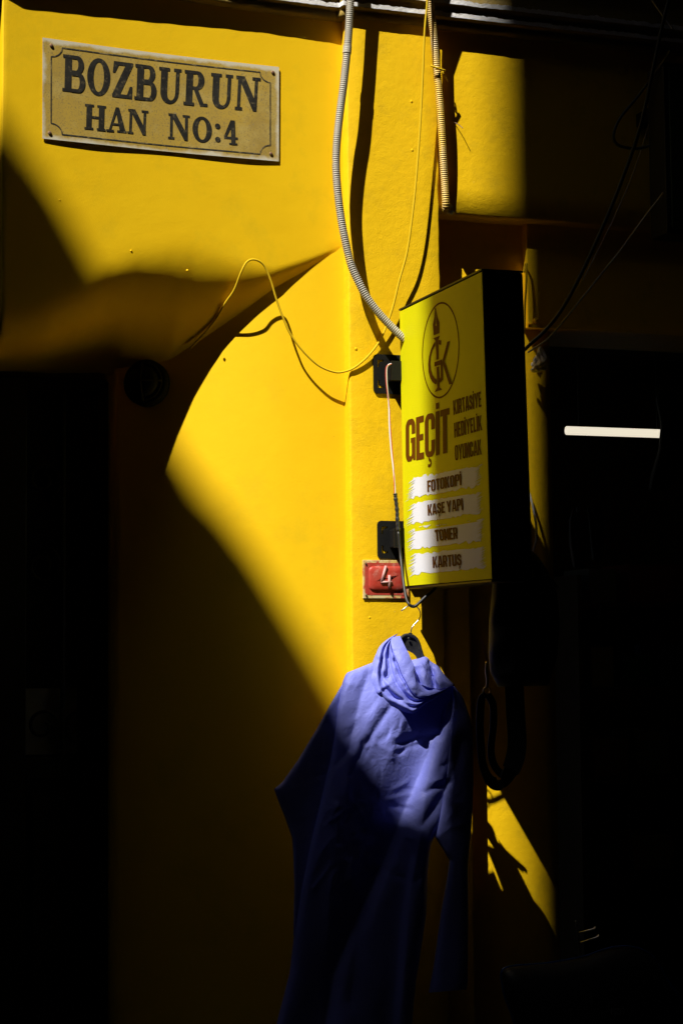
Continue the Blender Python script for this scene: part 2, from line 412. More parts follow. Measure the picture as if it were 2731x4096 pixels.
# ------------------------------------------------------------------ lettering
def rr(x0, y0, x1, y1, rx, ry=None, n=6):
    ry = ry if ry is not None else rx; out = []
    for cx, cy, a0 in ((x1-rx, y1-ry, 0), (x0+rx, y1-ry, 90), (x0+rx, y0+ry, 180), (x1-rx, y0+ry, 270)):
        for k in range(n+1):
            a = math.radians(a0+90*k/n); out.append((cx+rx*math.cos(a), cy+ry*math.sin(a)))
    return out
def rect(x0, y0, x1, y1): return [(x0, y0), (x1, y0), (x1, y1), (x0, y1)]
def stroke(pts, w, n=7):
    P = [p[:2] for p in catmull([(p[0], p[1], 0) for p in pts], n)]; L = []; R = []
    for i, p in enumerate(P):
        a, b = P[max(0, i-1)], P[min(len(P)-1, i+1)]; dx, dy = b[0]-a[0], b[1]-a[1]; l = math.hypot(dx, dy)+1e-9
        L.append((p[0]-dy/l*w/2, p[1]+dx/l*w/2)); R.append((p[0]+dy/l*w/2, p[1]-dx/l*w/2))
    return L+R[::-1]
def arc(cx, cy, rx, ry, a0, a1, n=10): return [(cx+rx*math.cos(math.radians(a0+(a1-a0)*k/n)), cy+ry*math.sin(math.radians(a0+(a1-a0)*k/n))) for k in range(n+1)]
# heavy condensed capitals: each glyph is (width, [shape]); a shape is [outer, hole, ...]
def heavy(ch):
    S, H, W = .198, .15, .53
    def E_(f=False):
        sh = [[rect(0, 0, S, 1)], [rect(S, 1-H, .42, 1)], [rect(S, .44, .39, .58)]]
        if not f: sh.append([rect(S, 0, .43, H)])
        return (.43, sh)
    def Cc():
        o = arc(.2, .8, .2, .2, 90, 180)+arc(.2, .2, .2, .2, 180, 270)+arc(W-.2, .2, .2, .2, 270, 360)+[(W, .38), (W-S, .38)]
        o += arc(W-S-.05, .2, .05, .07, 0, -90)+arc(S+.05, .2, .05, .07, -90, -180)+arc(S+.05, .8, .05, .07, 180, 90)+arc(W-S-.05, .8, .05, .07, 90, 0)
        o += [(W-S, .62), (W, .62)]+arc(W-.2, .8, .2, .2, 0, 90); return [o]
    ced = [stroke([(.22, -.01), (.23, -.06), (.30, -.09), (.31, -.16), (.24, -.20), (.16, -.18)], .07)]
    if ch == 'I': return (S, [[rect(0, 0, S, 1)]])
    if ch == 'İ': return (S, [[rect(0, 0, S, 1)], [rect(.02, 1.05, S-.02, 1.19)]])
    if ch == 'E': return E_()
    if ch == 'F': return E_(True)
    if ch == 'L': return (.41, [[rect(0, 0, S, 1)], [rect(S, 0, .41, H)]])
    if ch == 'T': return (.46, [[rect(.23-S/2, 0, .23+S/2, 1-H)], [rect(0, 1-H, .46, 1)]])
    if ch == 'H': return (W, [[rect(0, 0, S, 1)], [rect(W-S, 0, W, 1)], [rect(S, .42, W-S, .58)]])
    if ch == 'O': return (W, [[rr(0, 0, W, 1, .2), rr(S, H*.8, W-S, 1-H*.8, .06)]])
    if ch == 'D': return (W, [[[(0, 0)]+arc(W-.2, .2, .2, .2, 270, 360)+arc(W-.2, .8, .2, .2, 0, 90)+[(0, 1)], rr(S, H, W-S, 1-H, .05)]])
    if ch == 'U': return (W, [[[(0, 1)]+arc(.2, .2, .2, .2, 180, 270)+arc(W-.2, .2, .2, .2, 270, 360)+[(W, 1), (W-S, 1)]+arc(W-S-.05, .2, .05, .07, 0, -90)+arc(S+.05, .2, .05, .07, -90, -180)+[(S, 1)]]])
    if ch == 'C': return (W, [Cc()])
    if ch == 'Ç': return (W, [Cc(), ced])
    if ch == 'G':
        o = arc(.2, .8, .2, .2, 90, 180)+arc(.2, .2, .2, .2, 180, 250)+[(.30, .01), (W-S+.05, .08), (W-.12, .02), (W, .02), (W, .55), (.28, .55), (.28, .44), (W-S, .44)]
        o += arc(W-S-.05, .2, .05, .07, 0, -90)+arc(S+.05, .2, .05, .07, -90, -180)+arc(S+.05, .8, .05, .07, 180, 90)+arc(W-S-.05, .8, .05, .07, 90, 0)
        o += [(W-S, .64), (W, .64)]+arc(W-.2, .8, .2, .2, 0, 90); return (W, [[o]])
    if ch == 'P': return (.5, [[rect(0, 0, S, 1)], [[(S, .4)]+arc(.34, .56, .16, .16, 270, 360)+arc(.34, .84, .16, .16, 0, 90)+[(S, 1), (S, .88)]+arc(.29, .82, .03, .06, 90, 0)+arc(.29, .58, .03, .06, 0, -90)+[(S, .52)]]])
    if ch == 'R': return (.52, heavy('P')[1]+[[[(S, .40), (.34, .40), (.42, .38), (.52, .0), (.33, 0), (.29, .26), (S, .30)]]])
    if ch == 'K': return (.55, [[rect(0, 0, S, 1)], [[(S, .40), (.36, 1), (.54, 1), (.35, .55), (.56, 0), (.36, 0), (.26, .34), (S, .2)]]])
    if ch == 'N': return (.53, [[[(0, 0), (0, 1), (.19, 1), (.35, .5), (.35, 1), (.53, 1), (.53, 0), (.36, 0), (.18, .52), (.18, 0)]]])
    if ch == 'A': return (.58, [[[(0, 0), (.16, 1), (.42, 1), (.58, 0), (.39, 0), (.375, .18), (.205, .18), (.19, 0)], [(.222, .32), (.358, .32), (.29, .78)]]])
    if ch == 'Y': return (.56, [[[(0, 1), (.19, .40), (.19, 0), (.37, 0), (.37, .40), (.56, 1), (.37, 1), (.28, .64), (.19, 1)]]])
    s_ = [stroke([(.405, .66), (.40, .80), (.26, .90), (.11, .80), (.12, .64), (.26, .52), (.40, .38), (.405, .2), (.26, .10), (.10, .20), (.095, .35)], .185)]
    if ch == 'S': return (.5, [s_])
    if ch == 'Ş': return (.5, [s_, ced])
    return (.16, [])
# worn slab-serif capitals
def slab(ch):
    T, t, sv = .23, .085, .09
    def stem(x, y0=0, y1=1, w=T, s0=True, s1=True, sl=.07, sr=.07):
        r = [[rect(x, y0, x+w, y1)]]
        if s0: r.append([rect(x-sl, y0, x+w+sr, y0+sv)])
        if s1: r.append([rect(x-sl, y1-sv, x+w+sr, y1)])
        return r
    if ch == 'B':
        b = lambda y0, y1, W: [[(.3, y0)]+arc(W-.22, (y0+y1)/2, .22, (y1-y0)/2, -90, 90, 14)+[(.3, y1), (.3, y1-.095)]+arc(W-.26, (y0+y1)/2, .07, (y1-y0)/2-.095, 90, -90, 12)+[(.3, y0+.095)]]
        return (.74, stem(.07)+[b(.5, 1, .70)]+[b(0, .545, .76)])
    if ch == 'O': return (.78, [[arc(.39, .5, .39, .52, 0, 360, 36)[:-1], arc(.39, .5, .175, .41, 0, 360, 30)[:-1]]])
    if ch == 'Z': return (.68, [[[(.0, 0), (.68, 0), (.68, .34), (.60, .34), (.50, .10), (.27, .10), (.68, .93), (.68, 1), (.03, 1), (.0, .68), (.08, .68), (.2, .9), (.42, .9), (0, .08)]]])
    if ch == 'U': return (.80, stem(.07, .3, 1, T, False, True)+stem(.58, .3, 1, .12, False, True)+[[[(.07, .301)]+arc(.385, .3, .315, .32, 180, 360, 20)+[(.58, .301)]+arc(.44, .3, .14, .215, 0, -180, 16)]])
    if ch == 'R':
        return (.84, stem(.07)+[[[(.3, .46)]+arc(.46, .73, .24, .27, -90, 90, 14)+[(.3, 1), (.3, .905)]+arc(.42, .73, .07, .175, 90, -90, 12)+[(.3, .555)]]]+[[[(.34, .5), (.5, .46), (.70, .09), (.84, .09), (.84, 0), (.58, 0), (.36, .42)]]])
    if ch == 'N': return (.86, stem(.07, 0, 1, .11, True, False)+[[rect(0, .91, .18, 1)], [[(.10, 1), (.30, 1), (.77, .2), (.77, 0), (.64, 0), (.18, .80)]]]+stem(.66, .0, 1, .11, False, True)[:1]+[[rect(.57, .91, .86, 1)]])
    if ch == 'H': return (.88, stem(.07)+stem(.58)+[[rect(.3, .45, .58, .55)]])
    if ch == 'A': return (.86, [[[(.37, 1), (.51, 1), (.80, .09), (.56, .09), (.40, .74), (.20, .09), (.11, .09)]], [rect(.21, .28, .55, .36)], [rect(0, 0, .32, .09)], [rect(.46, 0, .86, .09)]])
    if ch == '4': return (.58, [[rect(.30, 0, .47, 1)], [rect(.02, .22, .58, .32)], [[(.02, .322), (.14, .322), (.33, .72), (.30, 1)]], [rect(.22, 0, .55, .07)]])
    if ch == ':': return (.26, [[arc(.13, .16, .11, .11, 0, 360, 14)[:-1]], [arc(.13, .70, .11, .11, 0, 360, 14)[:-1]]])
    return (.5, [])
def word(text, font, quad, fn, gap, w0=0.0006):
    """letters laid out between the four corners of quad (bottom-left, bottom-right, top-left, top-right) of a face"""
    gl = [font(c) for c in text]; tot = sum(g[0] for g in gl)+gap*(len(gl)-1); x = 0; m = MB(); BL, BR, TL, TR = [np.array(q) for q in quad]; k = 0
    for w, shapes in gl:
        for sh in shapes:
            loops = [[((px+x)/tot, py) for px, py in l] for l in sh]
            def mp(u, v, w_): p = (BL*(1-u)+BR*u)*(1-v)+(TL*(1-u)+TR*u)*v; return fn(p[0], p[1], w_)
            m.flat(loops, mp, w0+.00012*(k % 5)); k += 1
        x += w+gap
    return m

# ------------------------------------------------------------------ enamel name plate on the upper wall
PT = [hit(172, 150, lambda x: ly(x)-.005), hit(1116, 268, lambda x: ly(x)-.005), hit(171, 554, lambda x: ly(x)-.004), hit(1115, 646, lambda x: ly(x)-.004)]
pn = np.cross(PT[1]-PT[0], PT[2]-PT[0]); pn /= np.linalg.norm(pn)
if pn[1] > 0: pn = -pn
def plate_pt(u, v, w):                                    # u along, v down
    p = (PT[0]*(1-u)+PT[1]*u)*(1-v)+(PT[2]*(1-u)+PT[3]*u)*v
    bow = -(.011-.003*v)*math.sin(math.pi*u)
    return p+pn*(w+bow+.0012*math.sin(u*9)*v)
def plate_uv(px, py):
    r = ray(px, py); P = CC+r*(((PT[0]-CC)@pn)/(r@pn)); e = P-PT[0]
    ux = PT[1]-PT[0]; vx = PT[2]-PT[0]; a = np.array([[ux@ux, ux@vx], [ux@vx, vx@vx]]); return np.linalg.solve(a, np.array([e@ux, e@vx]))
npl = empty('name_plate', (PT[0]+PT[3])/2, 'weathered metal name plate BOZBURUN HAN NO:4 screwed to the yellow upper wall', 'name plate')
PLT = bpy.data.materials.new('aged_enamel'); PLT.use_nodes = True
def plate_nodes():
    N = PLT.node_tree.nodes; L = PLT.node_tree.links; b = N['Principled BSDF']; b.inputs['Roughness'].default_value = .5; b.inputs['Specular IOR Level'].default_value = .35
    tc = N.new('ShaderNodeTexCoord')
    def ns(sc, det=6, vec=None):
        n = N.new('ShaderNodeTexNoise'); n.inputs['Scale'].default_value = sc; n.inputs['Detail'].default_value = det; n.inputs['Roughness'].default_value = .65
        L.new(vec or tc.outputs['Object'], n.inputs['Vector']); return n.outputs['Fac']
    def mr(v, a, c):
        r = N.new('ShaderNodeMapRange'); r.inputs['From Min'].default_value = a; r.inputs['From Max'].default_value = c; L.new(v, r.inputs['Value']); return r.outputs['Result']
    def mx(a, c, f):
        m = N.new('ShaderNodeMix'); m.data_type = 'RGBA'; m.inputs['B'].default_value = (*c, 1); L.new(f, m.inputs['Factor'])
        if isinstance(a, tuple): m.inputs['A'].default_value = (*a, 1)
        else: L.new(a, m.inputs['A'])
        return m.outputs['Result']
    c = mx((.45, .30, .045), (.35, .24, .055), mr(ns(6), .38, .66))
    c = mx(c, (.47, .35, .10), mr(ns(14), .5, .72))
    c = mx(c, (.20, .15, .06), mr(ns(230, 3), .54, .70))
    c = mx(c, (.27, .21, .10), mr(ns(70, 3), .66, .74))
    # bare metal worn along the rim
    at_ = N.new('ShaderNodeAttribute'); at_.attribute_name = 'rim'
    ad = N.new('ShaderNodeMath'); ad.operation = 'MULTIPLY_ADD'; L.new(ns(11), ad.inputs[0]); ad.inputs[1].default_value = 1.3; L.new(at_.outputs['Fac'], ad.inputs[2])
    c = mx(c, (.60, .55, .40), mr(ad.outputs[0], 1.12, 1.42))
    L.new(c, b.inputs['Base Color'])
plate_nodes()
NU, NV = 60, 26
m = MB(); m.grid([[plate_pt(i/NU, j/NV, 0) for i in range(NU+1)] for j in range(NV+1)]); m.grid([[plate_pt(i/NU, j/NV, -.0012) for i in range(NU+1)] for j in range(NV+1)])
sheet = m.build('sheet', PLT, npl, smooth=True, fix=False)
ra = sheet.data.attributes.new('rim', 'FLOAT', 'POINT')
ra.data.foreach_set('value', [max(max(0, 1-min(j, NV-j)/2.6)*(1.0 if j < NV/2 else .8), max(0, 1-min(i, NU-i)/2.2)*.75) for _ in range(2) for j in range(NV+1) for i in range(NU+1)])
INK = material('worn_black_ink', (.015, .014, .012), .6, .15, var=(.03, .028, .022), var_scale=20, var2=(.15, .12, .06), var2_scale=75, thr=(.55, .72))
def C1(x, y): return plate_uv(x*1400/1568, y*1400/1568)
def pq(bl, br, tl, tr): return [C1(*bl), C1(*br), C1(*tl), C1(*tr)]
for txt, q, gp in (('BOZBURUN', pq((281, 407), (1163, 502), (285, 241), (1170, 349)), .075), ('HAN', pq((381, 578), (668, 604), (384, 463), (672, 494)), .03), ('NO:4', pq((760, 620), (1072, 652), (762, 504), (1068, 542)), .10)):
    word(txt, slab, q, plate_pt, gp).build('lettering', INK, sheet, fix=False)
# border line with notched corners
LINE = material('worn_border_ink', (.035, .035, .03), .5, .35, var2=(.30, .23, .10), var2_scale=40, thr=(.5, .66))
c00, c10, c01, c11 = C1(231, 207), C1(1221, 333), C1(226, 597), C1(1214, 697)
u0, v0, u1, v1 = c00[0], c00[1], c11[0], c11[1]; ru, rv = .045, .10
bp = [(u0+ru, v0), (u1-ru, v0)]+[(u1-ru*math.cos(a), v0+rv*math.sin(a)) for a in np.linspace(0, math.pi/2, 8)]+[(u1, v1-rv)]+[(u1-ru*math.sin(a), v1-rv*math.cos(a)) for a in np.linspace(0, math.pi/2, 8)]
bp += [(u0+ru, v1)]+[(u0+ru*math.cos(a), v1-rv*math.sin(a)) for a in np.linspace(0, math.pi/2, 8)]+[(u0, v0+rv)]+[(u0+ru*math.sin(a), v0+rv*math.cos(a)) for a in np.linspace(0, math.pi/2, 8)]
dense = []
for a, b in zip(bp, bp[1:]):
    n = max(1, int(math.hypot((b[0]-a[0])*.7, (b[1]-a[1])*.28)/.012))
    for k in range(n): dense.append((a[0]+(b[0]-a[0])*k/n, a[1]+(b[1]-a[1])*k/n))
dense.append(bp[-1])
m = MB(); rows = []
for i, p in enumerate(dense):
    a, b = dense[max(0, i-1)], dense[min(len(dense)-1, i+1)]; dx, dy = (b[0]-a[0])*.7, (b[1]-a[1])*.28; l = math.hypot(dx, dy)+1e-9; w = .0016
    rows.append([plate_pt(p[0]-dy/l*w/.7, p[1]+dx/l*w/.28, .0007), plate_pt(p[0]+dy/l*w/.7, p[1]-dx/l*w/.28, .0007)])
m.grid(rows).build('border_line', LINE, sheet, fix=False)
RUST = material('rusty_screw', (.16, .07, .03), .7, .3, var=(.28, .2, .13), var_scale=120, metal=.3)
for px, py in ((207, 182), (1092, 290), (200, 532), (1087, 618)):
    u, v = plate_uv(px, py); P = plate_pt(u, v, .001); q = pn
    m = MB(); e1 = np.array([1, 0, 0])-q*q[0]; e1 /= np.linalg.norm(e1); e2 = np.cross(q, e1)
    rows = [[P+q*h+(e1*math.cos(t)+e2*math.sin(t))*r for t in np.linspace(0, 2*math.pi, 13)[:-1]] for h, r in ((-.003, .0052), (.0008, .0052), (.0018, .004), (.002, .0008))]
    m.grid(rows, True).build('screw', RUST, npl, smooth=True)

# ------------------------------------------------------------------ projecting shop sign
SO, SWD, STH = .055, .59, .112
SA, SB_, SP, SQ = at(1598, 1244, -SO), at(1618, 2348, -SO), at(1928, 1083, -SO-SWD), at(1968, 2318, -SO-SWD)
sn = np.cross(SP-SA, SB_-SA); sn /= np.linalg.norm(sn)
if sn[0] > 0: sn = -sn
def face(u, v, w): return (SA*(1-u)+SP*u)*(1-v)+(SB_*(1-u)+SQ*u)*v+sn*w
def face_uv(px, py):
    r = ray(px, py); P = CC+r*(((SA-CC)@sn)/(r@sn)); e = P-SA; ux = SP-SA; vx = SB_-SA
    return np.linalg.solve(np.array([[ux@ux, ux@vx], [ux@vx, vx@vx]]), np.array([e@ux, e@vx]))
sg = empty('shop_sign', (SA+SQ)/2, 'yellow projecting light-box shop sign GEÇİT with pen logo on black brackets', 'shop sign')
m = MB(); m.hexa([face(0, 1, -.002), face(1, 1, -.002), face(1, 1, -STH), face(0, 1, -STH), face(0, 0, -.002), face(1, 0, -.002), face(1, 0, -STH), face(0, 0, -STH)])
case = m.build('case', SIGNK, sg, bevel=.002)
def face_panel(w0_, flip):
    rows = [[face(.003+.994*i/10, .003+.994*j/14, w0_) for i in range(11)] for j in range(15)]
    rows2 = [[face(.003+.994*i/10, .003+.994*j/14, w0_-.0018) for i in range(11)] for j in range(15)]
    m = MB(); m.grid(rows); m.grid(rows2); return m
fp = face_panel(.001, False).build('face_panel', SIGNY, sg, fix=False)
face_panel(-STH-.0005, True).build('rear_face_panel', SIGNY, sg, fix=False)
def c4(x, y): return face_uv(1600+x*400/1568, 1550+y*450/1764)
def c5(x, y): return face_uv(1600+x*400/1568, 1850+y*500/1960)
def c3(x, y): return face_uv(1600+x*400/1568, 1100+y*500/1960)
W4 = [('GEÇİT', (93, 1184), (766, 1012), (90, 517), (766, 315), .035), ('KIRTASİYE', (826, 430), (1259, 297), (820, 203), (1253, 57), .05),
      ('HEDİYELİK', (838, 788), (1266, 665), (832, 556), (1256, 428), .05), ('OYUNCAK', (848, 1146), (1254, 1045), (842, 908), (1244, 806), .05)]
for t_, bl_, br_, tl_, tr_, gp in W4: word(t_, heavy, [c4(*bl_), c4(*br_), c4(*tl_), c4(*tr_)], face, gp, .0016).build('lettering', SIGNB, fp, fix=False)
W5 = [('FOTOKOPİ', (428, 460), (949, 352), (423, 285), (946, 168)), ('KAŞE YAPI', (433, 830), (971, 740), (428, 660), (963, 555)), ('TONER', (551, 1235), (887, 1192), (533, 1058), (882, 1010)), ('KARTUŞ', (507, 1651), (943, 1612), (500, 1475), (937, 1424))]
for t_, bl_, br_, tl_, tr_ in W5: word(t_, heavy, [c5(*bl_), c5(*br_), c5(*tl_), c5(*tr_)], face, .035, .0026).build('lettering', SIGNB, fp, fix=False)
rb = random.Random(3)
for tl_, tr_, br_, bl_ in (((215, 240), (1205, 45), (1200, 365), (175, 566)), ((218, 635), (1225, 468), (1215, 795), (180, 960)), ((222, 1028), (1235, 895), (1230, 1228), (188, 1358)), ((232, 1423), (1260, 1325), (1262, 1652), (198, 1758))):
    q = [np.array(c5(*p)) for p in (tl_, tr_, br_, bl_)]; pts = []
    for k in range(31):
        t = k/30; p = q[0]*(1-t)+q[1]*t; pts.append((p[0], p[1]+rb.uniform(-.003, .004)*(1+math.sin(t*7))))
    for k in range(1, 34):
        t = k/34; p = q[1]*(1-t)+q[2]*t; pts.append((p[0]+(rb.uniform(.0, .05) if k % 2 else -rb.uniform(.01, .05)), p[1]-(.006 if k % 2 else 0)))
    for k in range(31):
        t = k/30; p = q[2]*(1-t)+q[3]*t; pts.append((p[0], p[1]+rb.uniform(-.004, .003)*(1+math.sin(t*9))))
    for k in range(1, 34):
        t = k/34; p = q[3]*(1-t)+q[0]*t; pts.append((p[0]+(-rb.uniform(.02, .09) if k % 2 else rb.uniform(0, .04)), p[1]+(.010 if k % 2 else 0)))
    MB().flat([pts], face, .0010+.0006).build('brush_patch', SIGNW, fp, fix=False)
lg = MB()
L3 = lambda P: [[tuple(c3(*p)) for p in l] for l in P]
fw, fh = np.linalg.norm(SP-SA), np.linalg.norm(SB_-SA)
ctr = c3(628, 1180)
Rm = .131
lg.flat([[(ctr[0]+Rm*math.cos(a)/fw, ctr[1]+Rm*math.sin(a)/fh) for a in np.linspace(0, 2*math.pi, 65)[:-1]], [(ctr[0]+(Rm-.0052)*math.cos(a)/fw, ctr[1]+(Rm-.0052)*math.sin(a)/fh) for a in np.linspace(0, 2*math.pi, 65)[:-1]]], face, .0016)
shp = [[[(555, 512), (548, 530), (540, 660), (516, 780), (527, 948), (617, 912), (618, 745), (590, 660), (567, 530)], [(556, 545), (560, 760), (556, 790), (566, 803), (575, 788), (568, 760), (563, 545)]],
       [[(523, 992), (628, 948), (602, 1010), (604, 1318), (570, 1330), (558, 1030)]],
       [[(648, 1024), (607, 1018), (607, 1086), (642, 1100)]],
       [[(552, 1042), (520, 1090), (480, 1180), (455, 1280), (442, 1400), (448, 1520), (470, 1610), (510, 1680), (545, 1710), (568, 1712), (568, 1638), (545, 1620), (510, 1560), (488, 1480), (478, 1390), (485, 1280), (510, 1180), (553, 1105)]],
       [[(540, 1368), (660, 1322), (665, 1395), (672, 1640), (622, 1690), (622, 1618), (636, 1605), (632, 1408), (540, 1435)]],
       [[(573, 1445), (607, 1433), (617, 1755), (657, 1795), (543, 1835), (582, 1760)]],
       [[(742, 1045), (783, 1035), (697, 1350), (812, 1703), (768, 1720), (671, 1400), (671, 1320)]]]
for i, sh_ in enumerate(shp): lg.flat(L3(sh_), face, .0016+.00012*i)
lg.build('pen_logo', SIGNB, fp, fix=False)
# thin folded rims and screws of the case
for v_, nm in ((-.004, 'top_rim'), (1.004, 'bottom_rim')):
    m = MB(); m.hexa([face(0, v_+.003, .003), face(1, v_+.003, .003), face(1, v_+.003, -STH-.003), face(0, v_+.003, -STH-.003), face(0, v_-.003, .003), face(1, v_-.003, .003), face(1, v_-.003, -STH-.003), face(0, v_-.003, -STH-.003)]); m.build(nm, SIGNK, case)
for u_ in (.03, .5, .97):
    P = face(u_, -.007, -.02); m = MB(); m.sphere(P, .006, .006, .004, 10, 6); m.build('screw_head', SIGNK, case)
# brackets
def bracket(px0, py0, py1):
    P0 = at(px0, py0, -.003); P1 = at(px0, py1, -.003); h = P0[2]-P1[2]; x0 = P0[0]; w = h*1.0; z0 = P1[2]; y = YF-.001
    br = None
    s_ = h
    def slot(cx, cz, sx, sz):
        o = [(.002, 0), (.019, 0), (.019, .005), (.010, .006), (.006, .010), (.006, .022), (0, .022), (0, .002)]
        return [(cx+sx*a, cz+sz*b) for a, b in o]
    outer = rr(x0, z0, x0+w, z0+h, .012)
    loops = [outer, slot(x0+.012, z0+h-.016, 1, -1), slot(x0+.012, z0+.016, 1, 1), slot(x0+w-.012, z0+h-.016, -1, -1), slot(x0+w-.012, z0+.016, -1, 1)]
    pts = [p for l in loops for p in l]; tris = tessellate_polygon([[Vector((p[0], p[1], 0)) for p in l] for l in loops]); n = len(pts)
    m = MB(); m.add([(p[0], y-.005, p[1]) for p in pts]+[(p[0], y, p[1]) for p in pts], [tuple(t) for t in tris]+[tuple(i+n for i in reversed(t)) for t in tris])
    o = 0
    for l in loops:
        k = len(l); m.f += [(o+i, o+(i+1) % k, n+o+(i+1) % k, n+o+i) for i in range(k)]; o += k
    br = m.build('bracket_plate', BLACKM, sg)
    cx, cz = x0+w*.56, z0+h*.52; e = SA[1]+.004
    MB().box(cx-.026, cx+.026, e-.0, y-.0055, cz-.026, cz+.026).build('arm', BLACKM, br, bevel=.003)
    MB().box(cx-.03, SA[0]+STH-.01, e-.012, e-.0005, cz-.028, cz+.028).build('clamp', BLACKM, br)
    P = (x0+.045, y-.006, z0+h*.63); MB().tube([(P[0], P[1]+.004, P[2]), (P[0], P[1]-.028, P[2]+.001)], .0022, 8).build('bolt', STEEL, br)
bracket(1492, 1416, 1573); bracket(1508, 2083, 2235)

# ------------------------------------------------------------------ house number plate
RED = material('red_enamel', (.38, .026, .014), .45, .3, var=(.42, .075, .05), var_scale=30, var2=(.50, .25, .20), var2_scale=26, thr=(.54, .70))
CHIP = material('chipped_rim', (.60, .52, .30), .6, .3, var=(.62, .42, .06), var_scale=25, var2=(.40, .05, .03), var2_scale=30, thr=(.5, .6))
PINK = material('faded_numeral', (.55, .33, .32), .5, .35, var=(.45, .22, .2), var_scale=60)
h0 = at(1450, 2240, -.003); h1 = at(1634, 2394, -.003)
hx0, hx1, hz0, hz1 = h0[0], h1[0], h1[2], h0[2]
hp = empty('house_number_plate', ((hx0+hx1)/2, YF, hz0), 'small chipped red enamel house number plate with raised 4', 'house number')
MB().box(hx0, hx1, YF-.0055, YF+.001, hz0, hz1).build('backing_sheet', CHIP, hp, bevel=.001)
MB().prism(rr(hx0+.005, hz0+.010, hx1-.006, hz1-.008, .01), lambda u, v, w: (u, YF-.0062+w, v), .002).build('red_field', RED, hp)
rows = []
for q, (ins, hgt) in enumerate(((0, 0), (.0015, .003), (.005, .005), (.02, .006), (.045, .0062))):
    rows.append([(x, YF-.0063-hgt, z) for x, z in rr(hx0+.016+ins, hz0+.022+ins*.8, hx1-.014-ins, hz1-.018-ins*.8, max(.003, .014-ins*.2))])
m = MB(); m.grid(rows, True); n0 = len(rows[0]); m.f.append(tuple(range(4*n0, 5*n0))); m.build('raised_panel', RED, hp, smooth=True)
cxm, czm = (hx0+hx1)/2-.004, (hz0+hz1)/2+.002
m = MB(); m.tube([(cxm+.001, YF-.0135, czm+.036), (cxm-.013, YF-.0135, czm-.010)], .0038, 10); m.tube([(cxm-.015, YF-.01352, czm-.0105), (cxm+.018, YF-.01352, czm-.0105)], .0036, 10); m.tube([(cxm+.011, YF-.01354, czm+.010), (cxm+.011, YF-.01354, czm-.030)], .0038, 10)
m.build('numeral', PINK, hp, smooth=True)
for dx, dz in ((.008, .010), (.008, hz1-hz0-.010), (hx1-hx0-.008, .010)):
    MB().sphere((hx0+dx, YF-.008, hz0+dz), .0035, .002, .0035, 10, 6).build('nail', RUST, hp)

# ------------------------------------------------------------------ conduits, wires
def conduit(name, pts, r, mat, label, join=None):
    root = empty(name, at(*pts[-1]), label, 'conduit')
    path = resample(path_px(pts, 10), .0011)
    MB().tube(path, r, 12, rf=lambda i: 1.0+.085*math.sin(2*math.pi*i/5.6)).build('corrugated_tube', mat, root, smooth=True)
    for k in (join or []):
        i = int(len(path)*k); MB().tube(path[i:i+22], r*1.13, 14, rf=lambda q: 1+.03*math.sin(q*1.1)).build('coupling', mat, root, smooth=True)
    return root
conduit('corrugated_conduit', [(1408, -520, -.085), (1403, -90, -.067), (1398, 60, -.064), (1390, 180, -.063), (1375, 330, -.064), (1361, 440, -.062), (1348, 560, -.062), (1344, 660, -.062), (1350, 760, -.062), (1362, 860, -.062), (1378, 950, -.062), (1401, 1050, -.062), (1430, 1120, -.064), (1467, 1190, -.066), (1512, 1250, -.068), (1560, 1302, -.072), (1625, 1365, -.080)],
        .0112, GREYC, 'pale grey corrugated conduit curving down from cornice to sign', (.36, ))
conduit('corrugated_conduit', [(1690, -520, -.14), (1708, -90, -.065), (1722, 40, -.045), (1735, 150, -.034), (1746, 280, -.028), (1760, 430, -.024), (1770, 600, -.016), (1777, 720, -.006), (1783, 820, .003), (1787, 850, .03)],
        .0112, YELC, 'yellow painted corrugated conduit hanging beside the right pillar edge')
def wire(name, pts, r, mat, label, cat='wire', n=8, seg=7):
    return MB().tube(path_px(pts, n), r, seg).build(name, mat, smooth=True, label=label, cat=cat)
wire('thin_cable', [(1728, -520, -.14), (1712, -60, -.078), (1698, 120, -.062), (1690, 300, -.055), (1681, 480, -.05), (1665, 700, -.047), (1650, 850, -.044), (1628, 1005, -.036), (1596, 1124, -.028), (1568, 1237, -.02), (1526, 1349, -.012), (1477, 1419, -.009), (1421, 1468, -.006), (1379, 1486, -.003), (1337, 1488, .0), (1273, 1461, .003), (1210, 1402, .005), (1161, 1335, .006), (1133, 1272, .006), (1105, 1195, .004), (1084, 1124, .0), (1056, 1061, -.004), (1021, 1039, -.006), (989, 1047, -.004), (965, 1089, .004), (937, 1160, .03), (902, 1212, .058), (867, 1272, .092), (817, 1335, .118), (760, 1395, .14)],
     0.0031, YELW, 'thin yellow painted cable looping over the entrance corner', 'cable', 8)
# sign feed: white and red twin wire, taped to a black cable that loops under the sign
fd = empty('sign_feed_cable', at(1640, 2425, -.1), 'white and black supply cable hanging from bracket beside the sign', 'cable')
Wv = lambda pts: [(1400+x*.4335, 1380+y*.4335, d) for x, y, d in pts]
wp = Wv([(395, 172, -.05), (375, 176, -.06), (350, 188, -.064), (336, 230, -.064), (340, 380, -.062), (358, 560, -.060), (363, 750, -.060), (380, 980, -.062), (400, 1150, -.066), (412, 1300, -.068), (415, 1380, -.068)])
WHW = material('white_insulation', (.70, .68, .64), .4, .4); REDW = material('red_insulation', (.55, .06, .03), .4, .4)
MB().tube(path_px(wp, 8), .0024, 8).build('white_core', WHW, fd, smooth=True)
MB().tube([p+np.array([.0028*math.cos(i*.12), -.0012, 0]) for i, p in enumerate(path_px(wp, 8))], .0013, 8).build('red_core', REDW, fd, smooth=True)
tp = Wv([(415, 1370, -.068), (420, 1420, -.069), (432, 1520, -.070), (436, 1620, -.072), (444, 1720, -.074)])
